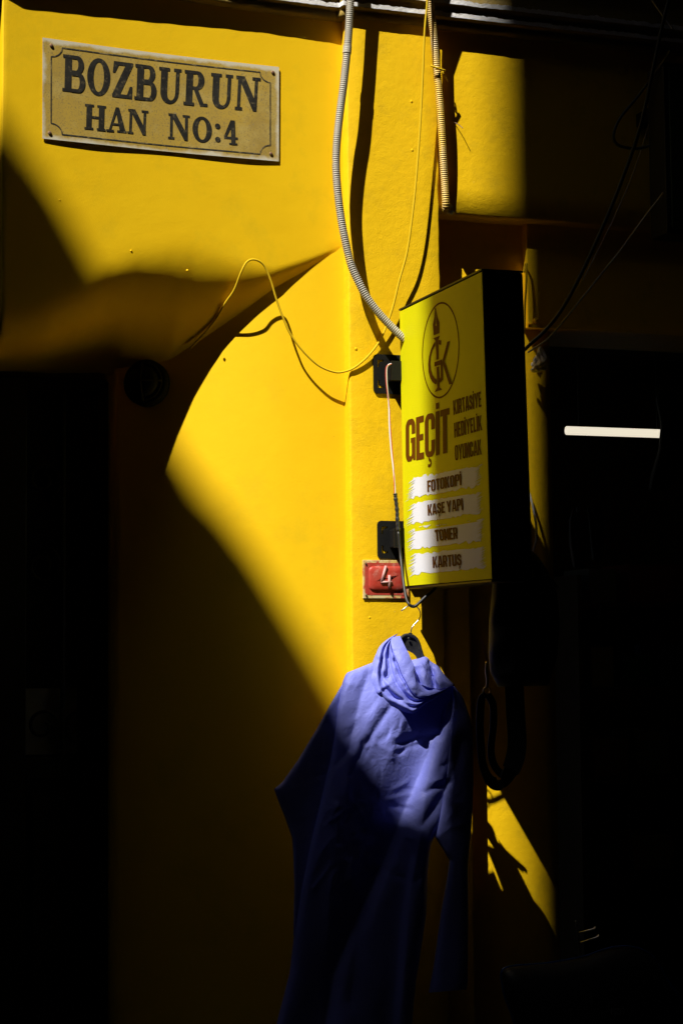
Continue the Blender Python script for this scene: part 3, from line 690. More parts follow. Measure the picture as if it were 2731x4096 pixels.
MB().tube(path_px(tp, 8), .0056, 10, rf=lambda i: 1+.14*math.sin(i*1.7)+.08*math.sin(i*.9)).build('tape_wrap', BLACKP, fd, smooth=True)
bp_ = Wv([(444, 1720, -.074), (465, 1950, -.085), (490, 2180, -.13), (515, 2330, -.155)])+[(1634, 2415, -.17), (1648, 2426, -.173), (1665, 2421, -.175), (1700, 2388, -.18), (1735, 2358, -.185), (1750, 2335, -.19)]
MB().tube(path_px(bp_, 8), .0042, 10).build('black_core', CABLE_B, fd, smooth=True)
# cables over the shop
wire('overhead_cable', [(2690, -60, -.30), (2672, 0, -.30), (2640, 130, -.28), (2600, 320, -.25), (2560, 500, -.22), (2500, 680, -.18), (2420, 880, -.14), (2330, 1080, -.10), (2250, 1230, -.06), (2185, 1315, -.03), (2125, 1372, -.01), (2085, 1410, .02)], .0058, CABLE_B, 'thick black cable slanting down over the shop front')
wire('cable_loop', [(2680, 200, -.30), (2640, 262, -.24), (2560, 372, -.18), (2480, 470, -.14), (2452, 540, -.13), (2470, 580, -.13), (2540, 594, -.14), (2600, 580, -.16), (2650, 548, -.22)], .0045, CABLE_B, 'black cable loop hanging in front of the beam beside green board')
GREYW = material('grey_wire', (.22, .21, .19), .5, .3)
wire('slack_wire', [(2650, 770, -.26), (2632, 795, -.24), (2560, 890, -.2), (2480, 1000, -.15), (2400, 1100, -.11), (2300, 1225, -.07), (2200, 1345, -.02), (2110, 1410, .03)], .0028, GREYW, 'thin grey wire running below the black cable to the sign')
wire('slack_wire', [(2600, 470, -.15), (2575, 560, -.13), (2520, 720, -.1), (2440, 900, -.07), (2330, 1120, -.05)], .0016, GREYW, 'faint thin wire hanging just right of the thick black cable')
wire('drop_wire', [(2600, -10, -.28), (2640, 50, -.28), (2690, 118, -.3)], .003, GREYW, 'short pale wire end under the cornice at top right')
wire('drain_wire', [(2094, 1090, .05), (2100, 1060, .045), (2104, 1062, .03), (2103, 1140, .02), (2098, 1220, .02), (2096, 1330, .03)], .0035, YELW, 'short yellow painted wire behind the sign top corner')
wire('side_wire', [(2108, 1950, .06), (2126, 2010, .045), (2140, 2080, .04), (2144, 2130, .04), (2140, 2170, .045), (2128, 2205, .05), (2115, 2230, .06)], .0036, WHW, 'pale wire bowed against the lit wall behind the bag')
# wad of white tissue on the cable
TIS = material('white_tissue', (.62, .60, .56), .85, .2, var=(.5, .47, .42), var_scale=40, bump=.5, bump_scale=90, translucent=.2)
m = MB(); rows = []
tl = [(2160, 1386, .05, .004), (2170, 1410, .05, .012), (2176, 1440, .045, .020), (2172, 1465, .045, .024), (2162, 1482, .045, .020), (2148, 1490, .05, .008)]
for i in range(26):
    t = i/25*(len(tl)-1); k = min(int(t), len(tl)-2); f_ = t-k; q = [tl[k][j]*(1-f_)+tl[k+1][j]*f_ for j in range(4)]; c = at(q[0]-18*(q[3]/.026), q[1], q[2])
    rows.append([c+np.array([q[3]*math.cos(a), q[3]*.6*math.sin(a), 0])*(1+.22*math.sin(a*3+i*.5)+.12*math.sin(a*7-i*.8)) for a in np.linspace(0, 2*math.pi, 25)[:-1]])
m.grid(rows, True).build('tissue_wad', TIS, smooth=False, label='crumpled white tissue wad stuck at the cable end right of the sign', cat='tissue')
# torn cable tie on the painted conduit and plaster crumbs at its end
m = MB(); m.tube(path_px([(1722, 262, -.045), (1745, 272, -.048), (1780, 283, -.036)], 4), .003, 6); m.tube(path_px([(1772, 280, -.03), (1772, 320, -.02), (1768, 350, -.015), (1766, 430, -.01)], 4), .002, 6); m.tube(path_px([(1760, 275, -.03), (1775, 300, -.03), (1790, 325, -.012)], 4), .0018, 6)
m.build('cable_tie', YELW, smooth=True, label='torn painted cable tie around the yellow conduit', cat='cable tie')
MB().tube(path_px([(1815, 488, .012), (1835, 500, .0), (1850, 513, -.012)], 4), .0012, 6).build('nail', RUST, label='thin bent nail sticking out of the beam beside yellow conduit', cat='nail')
m = MB()
for k in range(9):
    P = at(1786+rng.uniform(-10, 22), 848+rng.uniform(-38, 14), .012+rng.uniform(-.006, .004)); m.sphere(P, rng.uniform(.003, .009), .005, rng.uniform(.003, .008), 7, 5)
m.build('plaster_plug', PLASTER, label='crumbly white plaster plug where the yellow conduit enters the beam', cat='plaster plug')

# ------------------------------------------------------------------ hanger and hooded cape
CAPE = bpy.data.materials.new('blue_rain_fabric'); CAPE.use_nodes = True
def cape_nodes():
    nt = CAPE.node_tree; N = nt.nodes; L = nt.links; b = N['Principled BSDF']
    b.inputs['Roughness'].default_value = .55; b.inputs['Specular IOR Level'].default_value = .3
    tc = N.new('ShaderNodeTexCoord')
    def ns(sc, det=4, dist=0.0):
        n = N.new('ShaderNodeTexNoise'); n.inputs['Scale'].default_value = sc; n.inputs['Detail'].default_value = det; n.inputs['Distortion'].default_value = dist
        L.new(tc.outputs['Object'], n.inputs['Vector']); return n.outputs['Fac']
    mx = N.new('ShaderNodeMix'); mx.data_type = 'RGBA'; mx.inputs['A'].default_value = (.21, .24, .74, 1); mx.inputs['B'].default_value = (.25, .275, .77, 1); L.new(ns(9), mx.inputs['Factor'])
    L.new(mx.outputs['Result'], b.inputs['Base Color'])
    vo = N.new('ShaderNodeTexVoronoi'); vo.feature = 'DISTANCE_TO_EDGE'; vo.inputs['Scale'].default_value = 11
    mp = N.new('ShaderNodeMixRGB'); mp.inputs[0].default_value = .16; L.new(tc.outputs['Object'], mp.inputs[1]); nv = N.new('ShaderNodeTexNoise'); nv.inputs['Scale'].default_value = 7; L.new(tc.outputs['Object'], nv.inputs['Vector']); L.new(nv.outputs['Color'], mp.inputs[2])
    L.new(mp.outputs[0], vo.inputs['Vector'])
    b1 = N.new('ShaderNodeBump'); b1.inputs['Strength'].default_value = .22; b1.inputs['Distance'].default_value = .012; L.new(vo.outputs['Distance'], b1.inputs['Height'])
    b2 = N.new('ShaderNodeBump'); b2.inputs['Strength'].default_value = .4; b2.inputs['Distance'].default_value = .004; L.new(ns(55, 6, 1.2), b2.inputs['Height']); L.new(b1.outputs[0], b2.inputs['Normal'])
    L.new(b2.outputs[0], b.inputs['Normal'])
    t = N.new('ShaderNodeBsdfTranslucent'); t.inputs['Color'].default_value = (.05, .10, .75, 1); ms = N.new('ShaderNodeMixShader'); ms.inputs[0].default_value = .15
    L.new(b.outputs[0], ms.inputs[1]); L.new(t.outputs[0], ms.inputs[2]); L.new(ms.outputs[0], N['Material Output'].inputs[0])
cape_nodes()
CD = -.032                                               # how far the cape hangs out from the wall
hk = lambda pts, d: [(1350+x*.3827, 2350+y*.3827, d+dd+CD) for x, y, dd in pts]
hg = empty('coat_hanger', at(1640, 2545, -.13), 'black plastic coat hanger with steel hook holding the blue cape', 'hanger')
MB().tube(path_px(hk([(665, 240, 0), (682, 232, 0), (705, 212, 0), (735, 193, 0), (780, 185, 0), (828, 204, 0), (858, 248, 0), (862, 300, 0), (836, 350, 0), (793, 393, 0), (771, 430, 0), (762, 480, 0), (760, 500, 0)], -.128), 8), .0017, 8).build('hook', STEEL, hg, smooth=True)
def hanger_strip(rowspx, d, th):
    m = MB(); n = len(rowspx); vs = []
    up = [at(*p[0], d+CD) for p in rowspx]; lo = [at(*p[1], d+CD) for p in rowspx]; e = np.array([0, th, 0])
    rows = []
    for a_, b_ in zip(up, lo): rows.append([a_-e*.6, b_-e*.6, b_+e, a_+e])
    m.grid(rows, True); m.f.append((0, 1, 2, 3)); k = (n-1)*4; m.f.append((k, k+1, k+2, k+3)); return m
q = lambda x, y: (1350+x*.3827, 2350+y*.3827)
hanger_strip([(q(180, 905), q(200, 930)), (q(420, 770), q(440, 820)), (q(590, 610), q(610, 690)), (q(690, 512), q(700, 650)), (q(760, 505), q(745, 665)), (q(815, 535), q(790, 690)), (q(845, 590), q(815, 715)), (q(870, 670), q(840, 760)), (q(905, 745), q(870, 800)), (q(1050, 880), q(1030, 940)), (q(1210, 1030), q(1190, 1080))], -.13, .004).build('arms', BLACKP, hg, bevel=.002)
MB().tube(path_px(hk([(180, 903, -.03), (420, 768, -.03), (590, 607, -.01), (690, 508, 0), (760, 501, 0), (815, 530, 0), (848, 588, 0), (872, 668, 0), (907, 743, 0), (1050, 876, 0), (1210, 1026, 0)], -.134), 5), .0048, 8).build('rim', BLACKP, hg, smooth=True)
MB().tube([at(*q(760, 475), -.13+CD), at(*q(755, 512), -.13+CD)], .0055, 10).build('collar', BLACKP, hg)
P = at(*q(742, 533), -.139+CD); MB().sphere(P, .004, .003, .004, 10, 6).build('rivet', BLACKP, hg)

cp = empty('hooded_cape', at(1600, 4150, -.22), 'violet blue hooded rain cape hanging on the black hanger', 'cape')
def lerp_poly(pts, v):                                    # pts: [(px, py)], v 0..1 by py share
    ys = [p[1] for p in pts]; y = ys[0]+(ys[-1]-ys[0])*v; return float(np.interp(y, ys, [p[0] for p in pts])), y
def seg_dist(px, py, line):
    best = np.full(px.shape, 1e9)
    for (x0, y0), (x1, y1) in zip(line, line[1:]):
        dx, dy = x1-x0, y1-y0; t = np.clip(((px-x0)*dx+(py-y0)*dy)/(dx*dx+dy*dy), 0, 1); ex, ey = px-(x0+dx*t), py-(y0+dy*t)
        sd_ = np.copysign(np.hypot(ex, ey), dx*ey-dy*ex); best = np.where(np.abs(sd_) < np.abs(best), sd_, best)
    return best
FOLDS = [  # polyline, height towards the street (m), width on its left, width on its right (px)
    ([(1762, 2880), (1681, 3087), (1624, 3213), (1538, 3431), (1423, 3672), (1330, 3900), (1290, 4150)], -.030, 95, 36),
    ([(1752, 2930), (1712, 3090), (1690, 3300), (1640, 3600), (1600, 4150)], .020, 45, 75),
    ([(1530, 2790), (1470, 2900), (1400, 3060), (1350, 3300), (1320, 3700), (1280, 4150)], .011, 50, 60),
    ([(1600, 2860), (1560, 3000), (1500, 3200), (1430, 3500), (1390, 3900), (1380, 4150)], .009, 60, 60),
    ([(1560, 2830), (1495, 2925), (1450, 3000), (1420, 3060)], -.006, 14, 14),
    ([(1470, 2700), (1440, 2790), (1415, 2900), (1395, 3000)], -.005, 22, 16),
    ([(1590, 2970), (1680, 2945), (1755, 2935)], -.007, 18, 14),
    ([(1600, 3010), (1640, 2985), (1690, 2972)], -.005, 12, 12),
    ([(1800, 2800), (1770, 2880), (1755, 2935)], -.006, 16, 20),
    ([(1850, 2960), (1800, 3120), (1740, 3230), (1690, 3300)], -.010, 26, 26),
    ([(1700, 3170), (1760, 3140), (1800, 3130)], -.006, 14, 14),
    ([(1640, 3235), (1560, 3222)], -.004, 12, 12),
    ([(1500, 3350), (1450, 3600), (1400, 4000)], -.012, 50, 50),
    ([(1640, 3420), (1600, 3700), (1570, 4100)], -.012, 50, 50)]
rc = random.Random(21)
for _ in range(110):                                      # small sharp creases of thin fabric
    x, y = rc.uniform(1290, 1870), rc.uniform(2690, 3500); a = rc.gauss(1.95, .55); l = rc.uniform(25, 110); b = a+rc.uniform(-.5, .5)
    p1 = (x+math.cos(a)*l*.5, y+math.sin(a)*l*.5); FOLDS.append(([(x, y), p1, (p1[0]+math.cos(b)*l*.5, p1[1]+math.sin(b)*l*.5)], rc.choice((-1, 1))*rc.uniform(.0010, .0030), rc.uniform(5, 16), rc.uniform(5, 16)))
def fold(px, py):
    d = .0014*np.sin(px*.021+py*.013)+.0006*np.sin(px*.052-py*.033+1)
    for line, h, wl_, wr_ in FOLDS:
        s_ = seg_dist(px, py, line); w_ = np.where(s_ > 0, wl_, wr_); d = d+h*np.exp(-np.abs(s_/w_)**1.5)
    return d
def at_arr(px, py, d):
    r = CF[None, :]+CR[None, :]*((px-PW/2)/FPX)[:, None]-CU[None, :]*((py-PH/2)/FPX)[:, None]
    return CC[None, :]+r*((YF+d+CD)/r[:, 1])[:, None]
def cloth_panel(name, L_, R_, d0, bulge, nu, nv, top=None, tilt=0.0, back=.055, foldk=1.0, mat=CAPE, pw=4):
    rows = []; U = np.arange(nu+1)/nu; e = np.sqrt(np.maximum(0, 1-np.abs(2*U-1)**pw))
    for j in range(nv+1):
        v = j/nv; xl, yl = lerp_poly(L_, v); xr, yr = lerp_poly(R_, v); px = xl+(xr-xl)*U; py0 = yl+(yr-yl)*U; py = py0.copy()
        if top: py += (np.interp(px, [p[0] for p in top], [p[1] for p in top])-py0)*max(0, 1-v*7)
        sh = max(0.0, min(1.0, v*9))**.5
        f = at_arr(px, py, d0+tilt*(U-.5)-bulge*e*(.25+.75*sh)-foldk*fold(px, py)*np.minimum(1, e*1.4)*(.3+.7*sh))
        b = at_arr(px, py, d0+tilt*(U-.5)+back*e*(.2+.8*sh)+.0005)
        rows.append(list(f)+list(b[::-1]))
    return MB().grid(rows, True).build(name, mat, cp, smooth=True)
lineL = [(1395, 2690), (1348, 2863), (1320, 3030), (1280, 3202), (1239, 3374), (1205, 3546), (1175, 3741), (1158, 3890), (1136, 3977), (1105, 4096), (1092, 4150)]
bodyR = [(1846, 2785), (1852, 2900), (1830, 3100), (1780, 3270), (1738, 3345), (1722, 3385), (1710, 3489), (1704, 3661), (1687, 3776), (1664, 3919), (1647, 4096), (1642, 4150)]
cloth_panel('body', lineL, bodyR, -.205, .038, 150, 240, top=[(1395, 2688), (1440, 2670), (1490, 2650), (1640, 2680), (1790, 2722), (1846, 2785)], pw=14)
sl_l = [(1394, 2688), (1370, 2734), (1325, 2810), (1268, 2912), (1191, 3040), (1128, 3129), (1096, 3156), (1121, 3225), (1136, 3260), (1168, 3351), (1173, 3420), (1177, 3546), (1173, 3741)]
sl_r = [(1404, 2688), (1372, 2863), (1345, 3030), (1305, 3202), (1262, 3374), (1228, 3546), (1196, 3741)]
cloth_panel('sleeve', sl_l, sl_r, -.200, .020, 40, 150, back=.03, foldk=.6, pw=8)
sr_l = [(1806, 2745), (1792, 2900), (1772, 3100), (1745, 3300), (1738, 3346), (1773, 3402), (1796, 3440), (1790, 3489), (1762, 3650), (1733, 3862), (1713, 3971)]
sr_r = [(1818, 2745), (1849, 2785), (1880, 2874), (1890, 2950), (1892, 3129), (1888, 3259), (1881, 3345), (1871, 3460), (1871, 3776), (1870, 3925), (1865, 3958)]
cloth_panel('sleeve', sr_l, sr_r, -.222, .026, 40, 150, back=.035, foldk=1.0, pw=3)
# hood: swags lofted between curves running from its top round the front to the right tip
HX = {'AI': [(1589, 2537), (1556, 2566), (1530, 2600), (1510, 2660), (1512, 2700), (1540, 2740), (1590, 2770), (1645, 2785), (1695, 2775), (1755, 2755), (1808, 2737)],
      'A': [(1589, 2535), (1547, 2559), (1515, 2591), (1490, 2650), (1480, 2717), (1506, 2776), (1572, 2822), (1643, 2850), (1700, 2814), (1765, 2774), (1811, 2737)],
      'C': [(1561, 2549), (1563, 2575), (1573, 2610), (1588, 2650), (1604, 2690), (1622, 2728), (1643, 2764), (1672, 2789), (1718, 2785), (1769, 2765), (1811, 2737)],
      'D': [(1600, 2544), (1613, 2572), (1627, 2600), (1642, 2632), (1655, 2662), (1660, 2702), (1668, 2736), (1692, 2764), (1732, 2768), (1774, 2757), (1811, 2737)],
      'DI': [(1600, 2546), (1612, 2576), (1624, 2606), (1640, 2640), (1656, 2672), (1668, 2705), (1684, 2732), (1706, 2752), (1738, 2757), (1776, 2750), (1810, 2737)]}
HB = [-.185, -.196, -.206, -.216, -.226, -.236, -.245, -.250, -.250, -.248, -.244]      # depth of the swag along its length
def hc(f, off, amp=None):                                 # a curve f of the way from the outer edge A to the band edge C
    out = []
    for k in range(11):
        a, c = HX['A'][k], HX['C'][k]; o = off if amp is None else off+amp*math.sin(math.pi*k/10)
        out.append((a[0]*(1-f)+c[0]*f, a[1]*(1-f)+c[1]*f, HB[k]-o*math.sin(math.pi*min(1, (k+.6)/10.6))**.6))
    return out
def hx(key, offs): return [(p[0], p[1], HB[k]-(offs[k] if isinstance(offs, list) else offs*math.sin(math.pi*min(1, (k+.6)/10.6))**.6)) for k, p in enumerate(HX[key])]
CURV = [hx('AI', -.035), hx('A', .0), hc(.10, 0.0136), hc(.22, 0.0177), hc(.30, 0.0095), hc(.36, 0.0068), hc(.46, 0.0177), hc(.56, 0.0231), hc(.66, 0.0150), hc(.72, 0.0082), hc(.80, 0.0177), hc(.90, 0.0245), hc(.97, 0.0122),
        hx('C', 0.0245), [(a[0]*.92+b[0]*.08, a[1]*.92+b[1]*.08, a[2]-.002) for a, b in zip(hx('C', 0.0286), hx('D', 0.0272))], [(a[0]*.5+b[0]*.5, a[1]*.5+b[1]*.5, a[2]) for a, b in zip(hx('C', 0.0340), hx('D', 0.0313))],
        [(a[0]*.08+b[0]*.92, a[1]*.08+b[1]*.92, b[2]) for a, b in zip(hx('C', 0.0313), hx('D', 0.0299))], hx('D', 0.0245), hx('DI', -.01)]
rh = random.Random(5)
HF = [([(1556, 2590), (1552, 2650), (1560, 2720)], -.010, 12, 9), ([(1520, 2610), (1508, 2690), (1512, 2765)], .007, 12, 10), ([(1512, 2772), (1545, 2738), (1562, 2728)], .007, 8, 10),
      ([(1545, 2735), (1590, 2795), (1643, 2848)], .009, 12, 14), ([(1643, 2848), (1690, 2805), (1740, 2785)], .006, 10, 12), ([(1530, 2760), (1570, 2785), (1610, 2800)], -.008, 9, 9),
      ([(1575, 2640), (1600, 2730), (1640, 2800)], -.008, 8, 8), ([(1600, 2560), (1640, 2660), (1665, 2760)], .004, 14, 14), ([(1720, 2650), (1742, 2700), (1738, 2750)], -.012, 7, 10), ([(1680, 2650), (1700, 2690), (1690, 2740)], .008, 10, 10)]
for _ in range(70):
    x, y = rh.uniform(1480, 1810), rh.uniform(2540, 2850); a = rh.uniform(0, math.pi); l = rh.uniform(15, 60)
    HF.append(([(x, y), (x+math.cos(a)*l, y+math.sin(a)*l)], rh.choice((-1, 1))*rh.uniform(.001, .0035), rh.uniform(4, 10), rh.uniform(4, 10)))
def crinkle(P):                                           # P: n x 3 points
    v = P-CC[None, :]; z = v@CF; px = PW/2+FPX*(v@CR)/z; py = PH/2-FPX*(v@CU)/z; d = np.zeros(len(P))
    for line, h, wl_, wr_ in HF:
        s_ = seg_dist(px, py, line); d += h*np.exp(-np.abs(s_/np.where(s_ > 0, wl_, wr_))**1.3)
    return d
def loft(curves, n_t, n_s, wr=0.0, crease=()):
    cs = [catmull([at(p[0], p[1], p[2]+CD) for p in c], n_t) for c in curves]; rows = []
    for k in range(len(cs[0])):
        col = np.array(catmull([c[k] for c in cs], n_s)); t_ = k/(len(cs[0])-1); u_ = np.arange(len(col))/(len(col)-1); e = math.sin(math.pi*t_)
        w = wr*(1-2*np.abs(((t_*7+u_*2.3) % 1)-.5))*e+wr*.7*(1-2*np.abs(((t_*4.3-u_*3.1) % 1)-.5))*e
        for ct, cu, rad, amp in crease: w = w+amp*np.exp(-(((t_-ct)*1.4)**2+(u_-cu)**2)/rad**2)
        w = w-crinkle(col)*max(e, 0)**.5*np.minimum(1, 4*(1-u_))
        col[:, 1] += w; rows.append(list(col))
    return rows
m = MB(); m.grid(loft(CURV, 10, 3, .002, ((.42, .38, .05, .012), (.36, .30, .04, -.008), (.62, .28, .06, -.006))))
hood = m.build('hood', CAPE, cp, smooth=True, fix=False)
E0 = [(1648, 2650, -.13), (1676, 2645, -.13), (1702, 2640, -.13), (1730, 2660, -.135), (1754, 2680, -.14), (1782, 2712, -.17), (1808, 2738, -.22)]
E1 = [(1646, 2640, -.165), (1676, 2633, -.17), (1702, 2627, -.17), (1732, 2650, -.18), (1755, 2668, -.19), (1782, 2706, -.212), (1811, 2737, -.246)]
E2 = [(1648, 2660, -.205), (1680, 2652, -.215), (1708, 2646, -.213), (1736, 2668, -.208), (1757, 2688, -.225), (1784, 2715, -.235), (1811, 2738, -.247)]
E3 = [(1655, 2685, -.205), (1682, 2676, -.228), (1712, 2682, -.222), (1736, 2698, -.212), (1752, 2708, -.240), (1786, 2726, -.243), (1811, 2739, -.248)]
E4 = [(1660, 2710, -.215), (1685, 2704, -.245), (1714, 2714, -.245), (1738, 2722, -.222), (1752, 2728, -.258), (1788, 2735, -.250), (1811, 2740, -.250)]
E5 = [(1668, 2735, -.225), (1690, 2740, -.25), (1716, 2750, -.258), (1740, 2754, -.24), (1760, 2756, -.262), (1790, 2748, -.255), (1811, 2741, -.251)]
m = MB(); m.grid(loft([E0, E1, E2, E3, E4, E5], 9, 6, .0015)); m.build('hood_back', CAPE, cp, smooth=True, fix=False)

# ------------------------------------------------------------------ black shoulder bag with straps
BAGM = material('black_bag_fabric', (.010, .010, .011), .6, .3, var=(.016, .016, .018), var_scale=20, bump=.4, bump_scale=200)
STRP = material('black_webbing', (.009, .009, .010), .6, .3, bump=.4, bump_scale=300)
BRASS = material('worn_brass', (.50, .33, .12), .35, .5, metal=1.0)
ORNG = material('orange_leather', (.52, .22, .07), .6, .3)
bag = empty('shoulder_bag', at(2080, 2750, -.42), 'black fabric shoulder bag with looped straps hanging below the sign', 'bag')
bL = [(1985, 2195), (1972, 2260), (1968, 2343), (1955, 2480), (1952, 2612), (1958, 2690), (1990, 2748)]
bR = [(2110, 2188), (2150, 2225), (2191, 2285), (2225, 2370), (2236, 2480), (2228, 2620), (2190, 2742)]
fr = []
for j in range(41):
    v = j/40; xl, yl = lerp_poly(bL, v); xr, yr = lerp_poly(bR, v); row = []
    for k in range(40):
        a = 2*math.pi*k/40; cu = math.copysign(abs(math.cos(a))**.7, math.cos(a)); su = math.copysign(abs(math.sin(a))**.7, math.sin(a)); th = .075*min(1, v*6+.35)*min(1, (1-v)*9+.45)
        row.append(at(xl+(xr-xl)*(.5+.5*cu), yl+(yr-yl)*(.5+.5*cu), -.46-th*su+.004*math.sin(v*20+cu*4)))
    fr.append(row)
m = MB(); m.grid(fr, True); m.f.append(tuple(range(40))); m.f.append(tuple(40*40+k for k in range(40))); m.build('body', BAGM, bag, smooth=True)
for (y0, y1) in ((2300, 2310), (2365, 2376)):
    MB().tube(path_px([(1975, y0+30, -.50), (2040, y0+5, -.545), (2120, y0, -.545), (2190, y1, -.535), (2228, y1+40, -.50)], 5), .0035, 7).build('piping', BLACKP, bag, smooth=True)
wd = lambda t: (1, 0, 0)
MB().ribbon(path_px([(2055, 2735, -.47), (2060, 2850, -.47), (2066, 2980, -.47), (2050, 3060, -.475), (2015, 3120, -.48), (1980, 3135, -.485), (1950, 3110, -.49), (1928, 3050, -.495), (1920, 2960, -.495), (1918, 2880, -.495), (1924, 2800, -.49), (1940, 2775, -.49)], 8), lambda t: .050-.026*min(1, max(0, (t-.25)/.35)), .003, lambda t: (1, -.35, 0) if t < .3 else (.9, .25, .3)).build('strap', STRP, bag)
MB().ribbon(path_px([(1948, 2775, -.48), (1970, 2820, -.48), (1972, 2900, -.475), (1962, 3000, -.47), (1975, 3060, -.47), (2010, 3100, -.47), (2045, 3095, -.465), (2070, 3050, -.462)], 8), .020, .003, lambda t: (.95, .1, .2)).build('thin_strap', STRP, bag)
m = MB(); m.tube([at(1946+14*math.cos(a), 2762+14*math.sin(a), -.49) for a in np.linspace(0, 2*math.pi, 17)], .0022, 6, cap=False); m.build('buckle_ring', BRASS, bag, smooth=True)
MB().tube(path_px([(1946, 2648, -.485), (1944, 2680, -.488), (1948, 2720, -.49), (1946, 2750, -.49)], 5), .004, 8).build('clasp', BRASS, bag, smooth=True)
m = MB(); m.ribbon(path_px([(1922, 2555, -.40), (1934, 2595, -.40), (1946, 2638, -.40)], 6), .009, .002, (1, -.4, 0)); m.build('leather_tab', ORNG, bag)

# ------------------------------------------------------------------ unlit bulkhead lamp in the reveal
LG = material('lamp_glass', (.008, .008, .006), .5, .1); LC = material('lamp_cage', (.012, .011, .008), .7, .1)
lp = hit(592, 1535, jy); e = 1e-3; tx = np.array([1, (jy(lp[0]+.01)-jy(lp[0]-.01))/.02, 0]); tx /= np.linalg.norm(tx); nrm = np.array([tx[1], -tx[0], 0])
if nrm[1] > 0: nrm = -nrm
lm = empty('bulkhead_lamp', lp, 'unlit round bulkhead lamp with cage in the dark entrance corner', 'lamp')
lam = lambda r, a, h: lp+tx*r*math.cos(a)+np.array([0, 0, 1])*r*math.sin(a)*1.02+nrm*h
TT = np.linspace(0, 2*math.pi, 33)[:-1]
MB().grid([[lam(r, a, h) for a in TT] for r, h in ((.066, .0), (.066, .022), (.058, .03), (.05, .031))], True).build('base', LC, lm, smooth=True)
MB().grid([[lam(r, a, h) for a in TT] for r, h in ((.05, .028), (.049, .045), (.042, .062), (.026, .073), (.002, .077))], True).build('glass_dome', LG, lm, smooth=True)
m = MB(); m.tube([lam(.052, a, .05) for a in np.linspace(0, 2*math.pi, 33)], .004, 6, cap=False); m.tube([lam(abs(t), 0 if t > 0 else math.pi, .083-.028*(abs(t)/.052)**2) for t in np.linspace(-.055, .055, 14)], .0035, 6); m.tube([lam(abs(t), math.pi/2 if t > 0 else -math.pi/2, .083-.028*(abs(t)/.052)**2) for t in np.linspace(-.055, .055, 14)], .0035, 6); m.build('cage', LC, lm, smooth=True)

# ------------------------------------------------------------------ shop interior and the board at its right
TUBE = material('lit_tube', (.9, .9, .85), .4, .3, emit=((1.0, .90, .70), .50))
tl_ = empty('fluorescent_lamp', at(2480, 1760, 1.3), 'lit fluorescent tube lamp glowing inside the dark shop', 'lamp')
t0, t1 = at(2264, 1722, 1.3), at(2676, 1736, 1.3)
MB().tube([t0, t0*.5+t1*.5, t1], .0165, 14).build('tube', TUBE, tl_, smooth=True)
MB().tube([t1, t1+(t1-t0)*.03], .013, 12).build('end_cap', GREYW, tl_)
for f_ in (.12, .88):
    Q = t0*(1-f_)+t1*f_; MB().tube([Q+np.array([0, .004, .016]), Q+np.array([0, .004, 2.95-Q[2]])], .002, 6).build('hanging_rod', BLACKM, tl_)
GRN = material('dark_green_board', (.030, .045, .008), .6, .3, var=(.022, .034, .006), var_scale=5)
b0, b1 = at(2650, 246, -.25), at(2990, 955, -.25)
bd = empty('wall_board', ((b0[0]+b1[0])/2, b0[1], b1[2]), 'dark green board with black frame hanging right of the beam', 'sign board')
MB().box(b0[0], b1[0], b0[1], b0[1]+.10, b1[2], b0[2]).build('frame', BLACKM, bd, bevel=.004)
MB().box(b0[0]+.016, b1[0]-.016, b0[1]-.004, b0[1]+.01, b1[2]+.012, b0[2]-.012).build('panel', GRN, bd, bevel=.003)
MB().box(b0[0]+.05, b0[0]+.09, b0[1]+.099, YF+.03, b0[2]-.12, b0[2]-.08).build('wall_arm', BLACKM, bd)
SHW = material('shelf_wood', (.10, .06, .025), .7, .3, var=(.07, .04, .02), var_scale=8)
sv = empty('shop_shelf', at(2560, 3900, 2.6), 'dim wooden shelf unit at the back of the shop', 'shelf')
sp0, sp1 = at(2330, 2700, 2.6), at(2900, 2700, 2.6)
for py in (2420, 2760, 3120, 3500): z = at(2500, py, 2.6)[2]; MB().box(sp0[0], sp1[0], YF+2.6, YF+2.95, z-.012, z+.012).build('board', SHW, sv)
for x in (sp0[0]-.02, sp1[0]): MB().box(x, x+.02, YF+2.6, YF+2.95, .05, at(2500, 2300, 2.6)[2]).build('upright', SHW, sv)
cols = [((.20, .03, .02), 'red'), ((.16, .15, .12), 'grey'), ((.03, .08, .05), 'green'), ((.25, .18, .06), 'tan'), ((.05, .06, .12), 'blue'), ((.18, .10, .04), 'brown')]
kx = 0
for py, offs in ((2420, ((2360, 2470, 150, 1), (2520, 2731, 170, 0))), (2760, ((2370, 2460, 180, 3), (2500, 2620, 140, 2), (2650, 2760, 190, 4))), (3120, ((2380, 2520, 170, 5), (2560, 2690, 200, 1))), (3500, ((2350, 2480, 180, 2), (2540, 2700, 150, 3)))):
    for xa_, xb2, hh, ci in offs:
        p0 = at(xa_, py, 2.62); p1 = at(xb2, py, 2.62); z = at(2500, py, 2.6)[2]+.0125; c_, cn = cols[ci]
        ht = hh*7.6/7300*1.0
        lab = ['top', 'second', 'third', 'lowest'][(2420, 2760, 3120, 3500).index(py)]
        MB().box(p0[0], p1[0], YF+2.63, YF+2.9, z, z+ht).build('carton', material('carton_'+cn, c_, .7, .3), bevel=.006, label=f'{cn} carton on the {lab} board of the dim shop shelf', cat='carton', group='cartons on the shop shelf')
